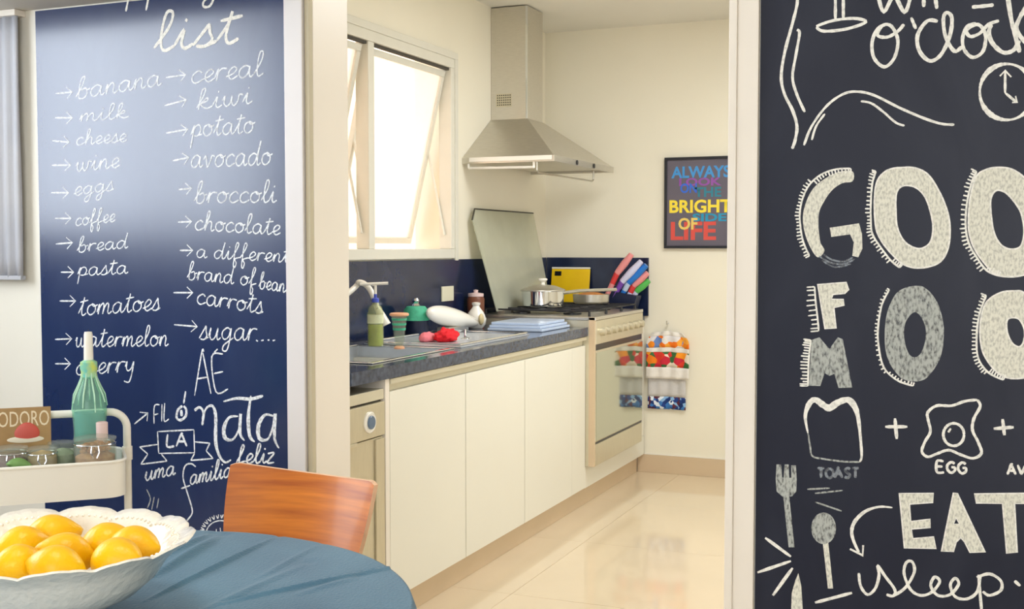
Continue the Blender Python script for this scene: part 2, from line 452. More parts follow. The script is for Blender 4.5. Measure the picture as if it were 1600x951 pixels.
# opening trim
struct('trim_1', [(XJL-0.02, XJL, YB+0.012, YK, 0, 2.12)], M_trim, label='cream jamb lining on the left of the kitchen opening', bev=0.002)
struct('trim_2', [(XJL-0.078, XJL-0.018, YB-0.018, YB, 0, 2.18)], M_trimcool, label='pale casing strip right of the navy chalkboard', bev=0.003)
struct('trim_3', [(XJL-0.016, XJL-0.001, YB-0.008, YB+0.012, 0, 2.14)], M_groove, label='narrow shade-toned groove strip beside the left casing', bev=0.002)
struct('trim_4', [(XJR, XJR+0.02, YB-0.02, YK, 0, 2.12)], M_trim, label='bright edge of the right jamb lining', bev=0.003)
struct('trim_5', [(XJR+0.02, -0.534, YB-0.016, YB, 0, 2.18)], M_trim, label='beige casing strip left of the charcoal chalkboard', bev=0.003)
struct('trim_6', [(XJL, XJR, YB-0.02, YK, 2.1, 2.12)], M_trim)
struct('trim_7', [(DXL, XJL-0.09, YB-0.3, YB, 1.995, 2.1)], M_soffit, label='lowered grey-white soffit above the navy chalkboard')
struct('baseboard_end', [(-1.84, XR, YF-0.012, YF, 0, 0.1)], M_base, label='beige porcelain skirting on the kitchen end wall', bev=0.0015)
struct('baseboard_end_cap', [(-1.80, XR, YF-0.013, YF, 0.1, 0.104)], M_trim)

# unseen dining windows; left inferred from the board glare, back one added for fill
def simple_window(name, x0, x1, y0, y1, z0, z1, axis):
    f = 0.05; l = []
    if axis == 'x':
        l = [(x0, x1, y0, y1, z0, z0+f), (x0, x1, y0, y1, z1-f, z1), (x0, x1, y0, y0+f, z0+f, z1-f), (x0, x1, y1-f, y1, z0+f, z1-f), (x0, x1, (y0+y1)/2-0.03, (y0+y1)/2+0.03, z0+f, z1-f)]
    else:
        l = [(x0, x1, y0, y1, z0, z0+f), (x0, x1, y0, y1, z1-f, z1), (x0, x0+f, y0, y1, z0+f, z1-f), (x1-f, x1, y0, y1, z0+f, z1-f), ((x0+x1)/2-0.03, (x0+x1)/2+0.03, y0, y1, z0+f, z1-f)]
    return struct(name, l, M_wfr, bev=0.003)
simple_window('window_2', DXL-0.09, DXL-0.04, 0.25, 2.15, 1.3, 2.45, 'x')
simple_window('window_back_added', -1.0, 1.6, DYB-0.09, DYB-0.04, 0.6, 2.3, 'y')

# kitchen window
win = bpy.data.objects.new('window_1', None); C.objects.link(win); win.location = (XL, (WY0+WY1)/2, WZ0)
tag(win, 'white aluminium kitchen window with two top-hung sashes pushed open', kind='structure')
fr = [(XL-0.05, XL+0.015, WY0, WY1, WZ1-0.055, WZ1), (XL-0.05, XL+0.015, WY0, WY1, WZ0, WZ0+0.045),
      (XL-0.05, XL+0.015, WY1-0.045, WY1, WZ0+0.045, WZ1-0.055), (XL-0.05, XL+0.015, WY0, WY0+0.045, WZ0+0.045, WZ1-0.055)]
boxes('window_frame', fr, M_wfr, win, bev=0.004)
boxes('window_architrave', [(XL, XL+0.022, WY0-0.02, WY1+0.02, WZ1-0.012, WZ1+0.02), (XL, XL+0.022, WY1-0.01, WY1+0.02, WZ0-0.01, WZ1-0.012)], M_wfr, win, bev=0.003)
boxes('window_mullion', [(XL-0.05, XL+0.012, 4.165, 4.215, WZ0+0.045, WZ1-0.055)], M_wfr, win, bev=0.004)
boxes('window_seal', [(XL-0.012, XL+0.004, WY0+0.045, 4.165, WZ1-0.067, WZ1-0.056), (XL-0.012, XL+0.004, 4.215, WY1-0.045, WZ1-0.067, WZ1-0.056)], M_seal, win)
def sash(y0, y1, ang):
    zt, zb = WZ1-0.07, WZ0+0.05; h = zt-zb
    piv = Vector((XL-0.02, 0, zt))
    Mx = Matrix.Translation(piv) @ Matrix.Rotation(ang, 4, 'Y') @ Matrix.Translation(-piv)
    bm = bmesh.new(); s = 0.028
    for b in [(XL-0.035, XL-0.01, y0, y1, zt-s, zt), (XL-0.035, XL-0.01, y0, y1, zb, zb+s),
              (XL-0.035, XL-0.01, y0, y0+s, zb+s, zt-s), (XL-0.035, XL-0.01, y1-s, y1, zb+s, zt-s)]:
        add_box(bm, *b, bev=0.003, M=Mx)
    so = obj('window_sash', bm, M_wfr, win)
    bm = bmesh.new(); add_box(bm, XL-0.026, XL-0.02, y0+s-0.002, y1-s+0.002, zb+s-0.002, zt-s+0.002, M=Mx)
    obj('pane', bm, M_frost, so)
    for y in (y0+0.01, y1-0.004):
        p = Mx @ Vector((XL-0.02, y, zt-h*0.45)); q = Vector((XL-0.02, y+0.004, zb+0.06))
        bm = bmesh.new(); add_tube(bm, [p, q], 0.006, 8); obj('stay_arm', bm, M_wfr, so, smooth=True)
sash(4.225, WY1-0.05, math.radians(13))
sash(WY0+0.05, 4.155, math.radians(13))
# outside: neighbouring facade and paving
fa = tag(boxes('neighbour_building', [(-9.5, -6.2, 3.0, 16, -6, 9)], M_facade), 'peach rendered neighbouring building outside the kitchen window', 'building')
ob = fa

# ------------------------------------------------------------ handwriting
FONT = {
 'a': (1.1, [[(.75,.85),(.45,1),(.12,.7),(.1,.25),(.35,0),(.65,.25),(.78,.9),(.78,.3),(.9,.02),(1.1,.2)]]),
 'b': (1.0, [[(0,.2),(.35,1.1),(.5,1.9),(.35,2),(.22,1.5),(.2,.3),(.3,0),(.6,0),(.8,.4),(.65,.9),(.35,.75)],[(.75,.7),(1.0,.8)]]),
 'c': (.85, [[(.75,.8),(.5,1),(.15,.7),(.12,.25),(.4,0),(.85,.25)]]),
 'd': (1.15, [[(.75,.85),(.45,1),(.12,.7),(.1,.25),(.35,0),(.65,.3),(.85,1.2),(.95,2),(.84,1),(.84,.2),(.95,0),(1.15,.2)]]),
 'e': (.8, [[(0,.25),(.45,.45),(.68,.8),(.45,1.02),(.18,.7),(.18,.25),(.42,0),(.8,.25)]]),
 'f': (.8, [[(0,.2),(.35,1),(.55,1.8),(.4,2),(.28,1.5),(.25,0),(.27,-.8),(.42,-.95),(.5,-.4),(.32,.05),(.8,.3)]]),
 'g': (1.05, [[(.72,.85),(.45,1),(.12,.7),(.12,.3),(.35,.05),(.65,.3),(.78,.95),(.75,-.2),(.6,-.85),(.3,-.85),(.35,-.4),(1.05,.2)]]),
 'h': (1.0, [[(0,.2),(.35,1.3),(.42,1.95),(.25,1.9),(.18,1),(.15,0)],[(.15,0),(.25,.6),(.5,1),(.68,.8),(.68,.2),(.8,0),(1,.2)]]),
 'i': (.6, [[(0,.2),(.25,1),(.22,.3),(.35,0),(.6,.2)],[(.27,1.4),(.31,1.52)]]),
 'k': (.95, [[(0,.2),(.35,1.3),(.4,1.95),(.22,1.8),(.15,.9),(.12,0)],[(.12,.4),(.55,1),(.6,.75),(.2,.5),(.6,.05),(.95,.2)]]),
 'l': (.65, [[(0,.2),(.4,1.2),(.48,1.9),(.3,2),(.2,1.4),(.2,.4),(.35,0),(.65,.2)]]),
 'm': (1.3, [[(0,.2),(.15,.95),(.12,0),(.2,.6),(.45,1),(.55,.75),(.52,0),(.62,.6),(.85,1),(.97,.75),(.95,.2),(1.08,0),(1.3,.2)]]),
 'n': (.95, [[(0,.2),(.15,.95),(.12,0),(.2,.6),(.45,1),(.62,.75),(.6,.2),(.72,0),(.95,.2)]]),
 'o': (.95, [[(.5,1),(.15,.8),(.1,.3),(.4,0),(.75,.3),(.72,.8),(.45,1),(.6,.75),(.95,.9)]]),
 'p': (.95, [[(0,.2),(.2,1),(.15,0),(.1,-1)],[(.12,.3),(.3,.9),(.6,1),(.78,.6),(.6,.1),(.25,.1)],[(.6,.1),(.95,.2)]]),
 'r': (.78, [[(0,.2),(.2,1),(.15,0),(.2,.6),(.42,.95),(.78,.92)]]),
 's': (.75, [[(0,.1),(.35,.9),(.45,1.1),(.5,.7),(.6,.3),(.4,0),(.1,.05)],[(.4,0),(.75,.2)]]),
 't': (.7, [[(0,.2),(.3,1),(.4,1.7),(.28,.5),(.4,0),(.7,.2)],[(.05,1.25),(.75,1.35)]]),
 'u': (1.0, [[(0,.3),(.12,.95),(.1,.3),(.3,0),(.55,.25),(.7,.95),(.68,.3),(.8,0),(1,.2)]]),
 'v': (.95, [[(0,.6),(.15,.95),(.3,.3),(.4,0),(.6,.5),(.7,.95),(.95,.85)]]),
 'w': (1.25, [[(0,.6),(.12,.95),(.12,.3),(.3,0),(.5,.3),(.55,.9),(.58,.3),(.75,0),(.95,.4),(1,.95),(1.25,.9)]]),
 'y': (.95, [[(0,.5),(.12,.95),(.12,.4),(.3,.1),(.55,.35),(.68,.95),(.65,-.1),(.5,-.9),(.2,-.9),(.05,-.8)]]),
 'z': (.8, [[(0,.95),(.6,1),(.05,.03),(.7,0)]]),
 ' ': (.6, []),
 'A': (1.0, [[(0,0),(.35,1),(.45,1)],[(.4,1),(.8,0)],[(.15,.4),(.68,.4)]]),
 'V': (.9, [[(0,1),(.35,0)],[(.35,0),(.75,1)]]),
 'E': (.9, [[(.65,1),(.05,1),(.05,0),(.7,0)],[(.05,.52),(.55,.52)]]),
 'F': (.8, [[(.65,1),(.05,1),(.05,0)],[(.05,.52),(.5,.52)]]),
 'G': (1.0, [[(.75,.85),(.45,1),(.1,.7),(.1,.3),(.4,0),(.75,.2),(.75,.5),(.45,.5)]]),
 'I': (.35, [[(.12,1),(.12,0)]]),
 'L': (.75, [[(.08,1),(.05,0),(.6,.02)]]),
 'O': (1.0, [[(.45,1),(.1,.75),(.1,.25),(.45,0),(.8,.25),(.8,.75),(.45,1)]]),
 'S': (.85, [[(.65,.88),(.4,1),(.12,.8),(.35,.52),(.65,.3),(.4,0),(.08,.12)]]),
 'T': (.85, [[(0,1),(.75,1)],[(.38,1),(.38,0)]]),
 'K': (.9, [[(.05,1),(.05,0)],[(.65,1),(.08,.45),(.7,0)]]),
}
PLANE_Y = YB-0.0048
_ly = [0]
def ribbon(bm, pts_px, width_px, plane, smooth=True, closed=False, jitter=0.12):
    """chalk stroke on the board plane; width may be a list matching pts"""
    P3 = [(p[0], p[1], (width_px[i] if isinstance(width_px, (list, tuple)) else width_px)) for i, p in enumerate(pts_px)]
    Q = catmull(P3, 5, closed) if smooth and len(P3) > 2 else [Vector(p) for p in P3]
    if len(Q) == 2:
        a, b = Q; Q = [a.lerp(b, t/6) for t in range(7)]
    _ly[0] = (_ly[0]+1) % 12
    yy = plane-0.00004*_ly[0]
    W = [onY(q.x, q.y, yy-0.0003*i/len(Q)) for i, q in enumerate(Q)]
    n = len(W); sx = (W[0].y)/FPX*1.05
    L, R = [], []
    for i in range(n):
        d = (W[(i+1) % n]-W[i-1]) if closed else (W[min(i+1, n-1)]-W[max(i-1, 0)])
        if d.length < 1e-7: d = Vector((1, 0, 0))
        nrm = Vector((-d.z, 0, d.x)).normalized()
        h = Q[i].z*0.5*sx*(1+random.uniform(-jitter, jitter))
        if not closed and i in (0, n-1): h *= 0.6
        L.append(bm.verts.new(W[i]+nrm*h)); R.append(bm.verts.new(W[i]-nrm*h))
    for i in range(n if closed else n-1):
        j = (i+1) % n
        bm.faces.new((L[i], L[j], R[j], R[i]))
def word(bm, text, x0, y0, x1, y1, xh, wpx, plane, slant=0.12):
    tot = sum(FONT[c][0] for c in text)
    s = (x1-x0)/tot; cx = 0
    for ch in text:
        wd, strokes = FONT[ch]
        for st in strokes:
            pts = []
            for (u, v) in st:
                t = (cx+u)/tot
                pts.append((x0+(cx+u)*s+v*xh*slant, y0+(y1-y0)*t-v*xh*(1+random.uniform(-.02, .02))))
            ribbon(bm, pts, wpx, plane)
        cx += wd
def fill(bm, outer, holes=(), plane=PLANE_Y, sm=4, smooth=True):
    t = bmesh.new(); es = []
    _ly[0] = (_ly[0]+1) % 12
    yy = plane-0.00004*_ly[0]
    for loop in [outer]+list(holes):
        P = catmull([(p[0], p[1], 0) for p in loop], sm, True) if smooth else [Vector((p[0], p[1], 0)) for p in loop]
        V = [t.verts.new(onY(p.x, p.y, yy)) for p in P]
        es += [t.edges.new((V[i], V[(i+1) % len(V)])) for i in range(len(V))]
    bmesh.ops.triangle_fill(t, use_beauty=True, use_dissolve=False, edges=es, normal=(0, -1, 0))
    merge(bm, t)

# ------------------------------------------------------------ navy chalkboard (left)
def board(name, x0, x1, z0, z1, m, label, cat='chalkboard'):
    o = boxes(name, [(x0, x1, YB-0.0045, YB-0.0002, z0, z1)], m)
    return tag(o, label, cat)
bL = board('chalkboard', -2.796, XJL-0.078, 0.03, 1.99, M_boardL, 'glossy navy chalkboard panel with a handwritten shopping list')
cp = PLANE_Y
def cword(text, *a, m=None, w_=3.2, label=None, par=None, **k):
    bm = bmesh.new(); word(bm, text, *a, w_, cp, **k)
    o = obj('chalk_word', bm, m or M_chalkL, par or bL)
    return o
for t_, x0, y0, x1, y1, xh in [
    ('banana', 118, 155, 252, 133, 17), ('milk', 124, 190, 201, 184, 12), ('cheese', 118, 227, 198, 221, 12),
    ('wine', 118, 268, 187, 261, 15), ('eggs', 115, 306, 178, 297, 13), ('coffee', 117, 353, 180, 346, 12),
    ('bread', 120, 394, 200, 387, 12), ('pasta', 121, 431, 200, 427, 13), ('tomatoes', 122, 493, 250, 484, 17),
    ('watermelon', 117, 542, 263, 540, 16), ('cherry', 117, 586, 212, 580, 17),
    ('cereal', 297, 131, 411, 118, 19), ('kiwi', 307, 172, 394, 161, 17), ('potato', 298, 214, 397, 207, 18),
    ('avocado', 297, 262, 424, 257, 19), ('broccoli', 303, 317, 432, 316, 17), ('chocolate', 303, 359, 438, 367, 15),
    ('a different', 306, 402, 452, 410, 13), ('brand of', 292, 436, 400, 447, 14), ('beans', 404, 450, 454, 458, 13),
    ('carrots', 306, 474, 411, 490, 16), ('sugar', 311, 530, 400, 532, 19)]:
    cword(t_, x0, y0, x1, y1, xh, w_=2.6 if xh > 14 else 2.35)
cword('list', 240, 81, 372, 66, 30, w_=6, m=M_chalk)
cword('pping', 196, -4, 345, -10, 22, w_=4.5, m=M_chalk)
cword('feliz', 369, 725, 430, 722, 15, w_=3.2)
cword('uma', 226, 751, 274, 741, 15, w_=3)
cword('amilia', 296, 757, 362, 744, 15, w_=3)
cword('FIL', 240, 662, 266, 654, 27, w_=2.6, slant=0.02)
cword('LA', 260, 697, 296, 697, 19, w_=4.2, slant=0.02)
cword('A', 304, 618, 336, 614, 66, w_=3, slant=0.0)
cword('E', 336, 612, 362, 606, 54, w_=3, slant=-0.12)
for a, b in [((87,146),(113,144)),((86,184),(113,184)),((82,220),(108,222)),((81,258),(110,258)),((80,301),(107,301)),((86,341),(111,341)),
             ((87,381),(113,379)),((95,425),(115,425)),((93,470),(118,470)),((86,530),(112,529)),((86,568),(110,568)),
             ((259,121),(290,117)),((257,165),(291,156)),((259,208),(293,202)),((270,251),(295,246)),((279,296),(299,294)),
             ((278,347),(299,346)),((281,391),(301,391)),((271,457),(301,457)),((272,507),(308,510)),((210,662),(231,645))]:
    bm = bmesh.new(); a = Vector((*a, 0)); b = Vector((*b, 0)); d = (b-a).normalized(); n_ = Vector((-d.y, d.x, 0))
    ribbon(bm, [a.to_2d(), b.to_2d()], 3, cp)
    ribbon(bm, [(b-d*9+n_*9).to_2d(), b.to_2d(), (b-d*9-n_*9).to_2d()], 3, cp, smooth=False)
    obj('chalk_arrow', bm, M_chalkL, bL)
def drawing(strokes, wpx=3, m=M_chalkL, par=bL, name='chalk_drawing', label=None, smooth=True):
    bm = bmesh.new()
    for s in strokes:
        ww = wpx
        if isinstance(s, tuple) and isinstance(s[0], list): s, ww = s
        ribbon(bm, s, ww, cp, smooth=smooth)
    o = obj(name, bm, m, par)
    if label: o['label'] = label
    return o
drawing([[(334,551),(340,545)], [(400,531),(403,533)], [(408,532),(412,531)], [(418,531),(421,531)], [(426,532),(430,531)]], 2.6)
drawing([[(246,674),(303,671)], [(303,671),(304,707)], [(304,707),(248,708)], [(248,708),(246,674)],
         [(246,694),(218,698)], [(218,698),(231,709)], [(231,709),(220,725)], [(220,725),(261,720)], [(261,720),(252,709)],
         [(304,690),(328,692)], [(328,692),(322,704)], [(322,704),(333,716)], [(333,716),(298,719)], [(298,719),(304,708)]], 2.8, label='chalk ribbon banner')
# big "nata" lettering, double-stroked
drawing([([(304,641),(312,636),(318,645),(316,664)], 5), ([(316,655),(322,638),(332,634),(337,650),(337,690),(343,712),(352,722),(361,718)], [4,4,5,7,7,6,4,3]),
         ([(372,650),(358,652),(350,668),(352,684),(364,686),(374,668),(376,646),(375,676),(382,688)], [3,5,8,8,4,4,6,6,3]),
         ([(392,618),(388,650),(390,680),(398,690)], [4,7,7,3]), ([(349,627),(370,622),(392,623),(411,618)], [3,5,6,5]),
         ([(428,650),(414,648),(404,664),(405,684),(418,686),(426,668),(430,646),(429,684),(436,700)], [3,5,8,8,4,4,6,6,3])], 5, M_chalkL, label='large chalk word')
drawing([([(285,634),(278,640),(276,652),(282,656),(290,650),(291,640),(287,634)], 5), ([(284,650),(283,640)], 6), ([(287,630),(290,611)], 4)], 4)
drawing([[(306,729),(298,724),(289,728),(286,745),(291,764),(299,790),(300,802),(292,813)], [(283,763),(297,758)]], 3)
drawing([[(229,764),(235,779),(230,794)], [(241,776),(237,796)], [(248,778),(245,794)]], 2.4, M_chalkdim)
em = []
for k in range(15):
    a0 = PI*(0.0+k/14); cxm, cym = 345, 834
    em.append([(cxm-33*math.cos(a0), cym-30*math.sin(a0)), (cxm-27*math.cos(a0+0.05), cym-25*math.sin(a0+0.05)), (cxm-33*math.cos(a0+0.12), cym-31*math.sin(a0+0.12))])
em.append([(cxm-23*math.cos(PI*k/10), cym-21*math.sin(PI*k/10)) for k in range(11)])
em += [[(338,826),(338,836)], [(344,824),(345,834)], [(352,826),(350,836)]]
drawing(em, 2.2, label='round chalk emblem ringed with tiny scribbles')
# wiped smears of real chalk dust
def smear(px, par, m=M_chalkfaint):
    bm = bmesh.new(); fill(bm, px); o = obj('chalk_smear', bm, m, par); return o

# ------------------------------------------------------------ charcoal chalkboard (right)
bR = board('chalkboard', -0.532, 1.6, 0.03, 2.3, M_boardR, 'charcoal-blue chalkboard panel right of the opening with big food lettering')
def Z(ox, oy, s, pts): return [(ox+p[0]/s, oy+p[1]/s) for p in pts]
A_ = lambda *p: Z(1170, 0, 3.658, p)
B_ = lambda *p: Z(1230, 240, 4.324, p)
C_ = lambda *p: Z(1230, 420, 4.324, p)
D_ = lambda *p: Z(1230, 600, 4.324, p)
E_ = lambda *p: Z(1170, 700, 3.721, p)
dr = lambda s, w_=4, m=M_chalk, label=None, name='chalk_drawing', smooth=True: drawing(s, [v*0.85 for v in w_] if isinstance(w_, list) else w_*0.85, m, bR, name, label, smooth)
dr([A_((278,-40),(275,30),(245,150),(205,300),(185,440),(205,540),(250,630),(275,720),(265,800),(248,850))], 5.2, label='long wavy chalk line')
dr([A_((275,170),(290,190),(270,310),(250,440),(275,540),(320,640))], 4.6)
dr([A_((315,830),(360,720),(450,600),(550,533),(640,525),(730,550),(860,615),(1000,675),(1100,707),(1175,712))], 4.2)
dr([A_((360,800),(385,720),(435,650))], 3.6)
dr([A_((640,578),(700,590),(770,640),(840,700),(890,718))], 3.6)
dr([A_((495,-60),(495,118)), A_((540,-60),(540,113)), A_((385,155),(430,178),(560,165),(670,125),(600,105),(480,118),(385,150))], 5, name='chalk_letter')
dr([A_((740,-20),(772,68),(830,-20),(890,70),(925,-20))], 6, name='chalk_letter')
for st_ in [((1000,-20),(1000,40)), ((1065,-20),(1075,50)), ((1275,40),(1330,36),(1400,28))]: dr([A_(*st_)], 6, name='chalk_letter')
dr([A_((780,140),(735,165),(705,240),(715,330),(775,382),(832,330),(852,230),(815,150),(765,145),(735,200),(790,212),(850,180),(887,138))], 5.4, name='chalk_letter')
dr([A_((928,100),(955,165))], 5)
dr([A_((1080,122),(1020,120),(965,200),(975,290),(1035,348),(1100,310),(1150,200),(1160,100),(1130,72),(1112,110),(1125,210),(1175,292),(1220,265))], 6, name='chalk_letter')
dr([A_((1300,135),(1250,150),(1222,215),(1232,285),(1282,328),(1340,290),(1352,195),(1310,140),(1245,170),(1265,208),(1320,190),(1370,140),(1430,118))], 5.4, name='chalk_letter')
dr([A_((1385,140),(1372,190),(1395,250),(1455,300),(1515,285),(1545,230)), A_((1480,-20),(1500,110),(1525,210),(1548,300)), A_((1600,20),(1560,80),(1530,170),(1600,260))], 6.5, name='chalk_letter')
th = [(1475+155*math.cos(a), 525+160*math.sin(a)) for a in [k*2*PI/22 for k in range(23)]]
dr([A_(*th)], [6+2.5*math.sin(k) for k in range(23)], label='chalk clock face', name='chalk_drawing')
dr([A_((1465,530),(1465,408)), A_((1465,530),(1525,580))], 4)
dr([A_((1435,435),(1465,403),(1500,440)), A_((1525,548),(1532,585),(1505,585))], 4, smooth=False)
def hairs(line, n, ln, ang0=None, wpx=2.2, m=M_chalk):
    pts = catmull([(p[0], p[1], 0) for p in line], 8)
    bm = bmesh.new()
    ribbon(bm, line, 2.6, cp)
    for k in range(n):
        f = k/(n-1)*(len(pts)-1); i = min(int(f), len(pts)-2); p = pts[i].lerp(pts[i+1], f-i)
        d = (pts[i+1]-pts[i]).normalized(); nn = Vector((d.y, -d.x, 0))
        if nn.x > 0.2 and abs(nn.x) > abs(nn.y): nn = -nn
        if ang0 is not None: nn = (nn+Vector(ang0)).normalized()
        q = p+nn*ln*random.uniform(0.75, 1.2)
        ribbon(bm, [(p.x, p.y), (q.x, q.y)], wpx, cp)
    o = obj('chalk_drawing', bm, m, bR)
def letter(outer, holes=(), m=M_chalkfill, smooth=True, edge=None, label=None):
    bm = bmesh.new(); fill(bm, outer, holes, smooth=smooth)
    o = obj('chalk_letter', bm, m, bR)
    if label: o['label'] = label
    if edge:
        bm = bmesh.new()
        for lp in [outer]+list(holes): ribbon(bm, lp, edge, cp-0.0006, smooth=smooth, closed=True)
        obj('outline', bm, M_chalk if m is not M_chalkdim else M_chalkdim, o)
    return o
letter(B_((442,120),(350,122),(260,165),(180,230),(130,320),(106,420),(115,520),(150,620),(205,700),(252,655),(225,600),(212,500),(215,400),(245,330),(300,250),(370,200),(442,186)))
letter(B_((288,500),(485,470),(505,540),(508,640),(480,700),(440,690),(450,600),(425,545),(298,562)), smooth=False)
dr([B_((215,690),(290,735),(380,745),(460,710)), B_((245,680),(300,715),(380,728),(445,700)), B_((235,720),(320,765),(430,745))], 3, m=M_chalkfaint)
hairs(B_((430,100),(330,105),(230,140),(150,210),(105,300),(85,400),(90,500),(110,600),(150,690)), 38, 7)
letter(B_((790,92),(880,100),(960,150),(1040,280),(1090,420),(1100,540),(1080,660),(1020,740),(900,772),(790,750),(690,660),(620,560),(595,470),(590,300),(610,180),(680,110)),
       [B_((800,215),(870,230),(930,290),(970,400),(985,500),(970,590),(920,635),(860,635),(790,590),(745,500),(735,400),(735,290),(755,235))], edge=2.2)
hairs(B_((600,120),(575,200),(565,330),(565,450),(575,540),(630,630),(700,720),(760,770)), 34, 7.5)
letter(B_((1440,92),(1530,110),(1620,180),(1690,300),(1730,450),(1730,600),(1690,740),(1600,820),(1430,825),(1350,760),(1270,650),(1230,540),(1225,420),(1240,280),(1280,150),(1350,105)),
       [B_((1410,250),(1470,260),(1530,320),(1580,400),(1600,520),(1580,620),(1520,645),(1450,620),(1400,540),(1380,430),(1375,310))], edge=2.2)
hairs(B_((1280,120),(1245,200),(1215,330),(1205,480),(1225,600),(1280,700),(1350,790),(1430,825)), 34, 8.5)
letter(C_((205,105),(400,90),(415,140),(390,165),(310,172),(300,205),(380,205),(385,245),(315,262),(330,400),(255,405),(230,250)), smooth=False, edge=2)
hairs(C_((185,120),(192,220),(205,330),(213,418)), 11, 13)
letter(C_((170,480),(215,465),(285,545),(345,465),(370,475),(435,800),(350,800),(322,705),(285,718),(250,700),(220,787),(152,787)), m=M_chalkdim, smooth=False, edge=2)
hairs(C_((160,480),(145,620),(140,790)), 18, 11)
letter(C_((870,118),(940,140),(1010,230),(1050,370),(1050,500),(1020,620),(940,730),(860,755),(770,730),(690,620),(665,500),(670,350),(700,240),(760,150)),
       [C_((850,290),(900,310),(940,400),(935,500),(900,580),(850,600),(810,560),(785,460),(795,360))], m=M_chalkdim, edge=2)
hairs(C_((690,140),(640,240),(615,380),(615,500),(650,660),(740,750),(850,790)), 32, 5, m=M_chalk)
letter(C_((1540,148),(1600,160),(1700,250),(1740,400),(1740,560),(1680,700),(1560,740),(1440,715),(1340,600),(1305,480),(1310,330),(1350,220),(1440,160)),
       [C_((1490,340),(1560,335),(1600,400),(1600,480),(1570,525),(1520,500),(1485,420))], edge=2.2)
hairs(C_((1345,180),(1300,300),(1280,450),(1290,600),(1360,700),(1460,750)), 32, 8)
dr([D_((140,330),(122,215),(150,130),(190,105),(240,138),(285,160),(340,125),(410,105),(455,150),(478,220),(492,330),(503,480),(490,525))], [3,6,9,10,11,12,11,10,10,7,5,4,3], label='chalk slice of toast')
dr([D_((490,525),(380,522),(250,505),(170,485),(155,420),(140,330))], 3, m=M_chalkdim)
bm = bmesh.new(); word(bm, 'TOAST', *D_((205,632))[0], *D_((490,632))[0], 15, 4, cp, slant=0.0); obj('chalk_word', bm, M_chalkfaint, bR)
dr([D_((662,287),(812,287)), D_((728,230),(740,370))], 5.5)
dr([D_((1395,300),(1530,290)), D_((1455,235),(1468,345))], 5.5)
dr([D_((1285,105),(1304,150),(1262,230),(1252,310),(1290,390),(1312,465),(1255,500),(1170,475),(1090,445),(1010,470),(950,490),(910,455),(930,390),(967,320),(952,240),(950,190),(1010,145),(1110,145),(1200,115),(1285,105))], 4.6, label='chalk fried egg')
dr([D_(*[(1125+70*math.cos(k*PI/8), 340+76*math.sin(k*PI/8)) for k in range(17)])], 4.4)
dr([D_((1088,325),(1105,298))], 3.5)
bm = bmesh.new(); word(bm, 'EGG', *D_((1008,592))[0], *D_((1225,605))[0], 17, 3.6, cp, slant=0.0); obj('chalk_word', bm, M_chalk, bR)
bm = bmesh.new(); word(bm, 'AV', *D_((1488,610))[0], *D_((1620,610))[0], 15, 3.4, cp, slant=0.0); obj('chalk_word', bm, M_chalk, bR)
letter(E_((165,95),(185,95),(190,170),(206,172),(212,95),(228,95),(232,172),(250,172),(250,100),(270,100),(275,180),(272,250),(250,275),(232,282),(262,575),(235,575),(205,285),(165,250),(160,180)), m=M_chalkdim, smooth=False, edge=1.8, label='chalk fork')
letter(E_(*[(435+68*math.cos(k*PI/8), 465+88*math.sin(k*PI/8)) for k in range(16)]), m=M_chalkdim, edge=1.8, label='bowl of a chalk spoon')
letter(E_((430,548),(462,548),(490,815),(460,815)), smooth=False)
dr([E_((95,520),(245,630)), E_((50,722),(245,655)), E_((140,855),(255,695))], 5.5)
dr([E_((385,897),(600,840))], 5.5)
letter(E_((288,725),(305,800),(315,960),(245,960),(250,840),(270,770)), smooth=False, label='chalk knife blade')
dr([E_((385,262),(545,245)), E_((385,312),(540,365)), E_((340,238),(470,232))], 3, m=M_chalkdim)
dr([E_((835,345),(760,340),(680,365),(620,420),(598,480),(610,540),(640,605))], [3,4,5,6,6,5,5], label='curved chalk arrow')
dr([E_((588,585),(662,622),(665,563))], 5.5, smooth=False)
letter(E_((875,262),(1075,262),(1070,315),(935,325),(942,425),(1055,412),(1055,460),(946,470),(955,525),(1075,515),(1090,582),(905,580)), smooth=False, edge=2)
letter(E_((1190,258),(1212,262),(1375,605),(1285,605),(1255,545),(1232,520),(1205,545),(1190,600),(1120,600)), [E_((1205,405),(1225,440),(1190,440))], smooth=False, edge=2)
letter(E_((1310,265),(1600,262),(1700,262),(1700,320),(1545,322),(1560,605),(1500,612),(1475,322),(1322,318)), smooth=False, edge=2)
dr([E_((640,725),(650,800),(690,850),(735,815),(757,740),(750,682),(790,740),(848,820),(840,858),(800,850)),
    E_((840,858),(910,810),(962,720),(950,660),(915,665),(903,730),(940,820),(1000,855),(1065,835),(1110,775),(1080,748),(1058,800),(1100,855),(1170,850),(1220,790),(1200,755),(1172,795),(1200,862),(1270,875),(1330,830),(1345,735)),
    E_((1335,735),(1355,960)), E_((1325,750),(1400,730),(1465,770),(1465,825),(1400,855),(1360,832))], 4.8, name='chalk_word')
dr([E_((1545,770),(1578,800))], 5)


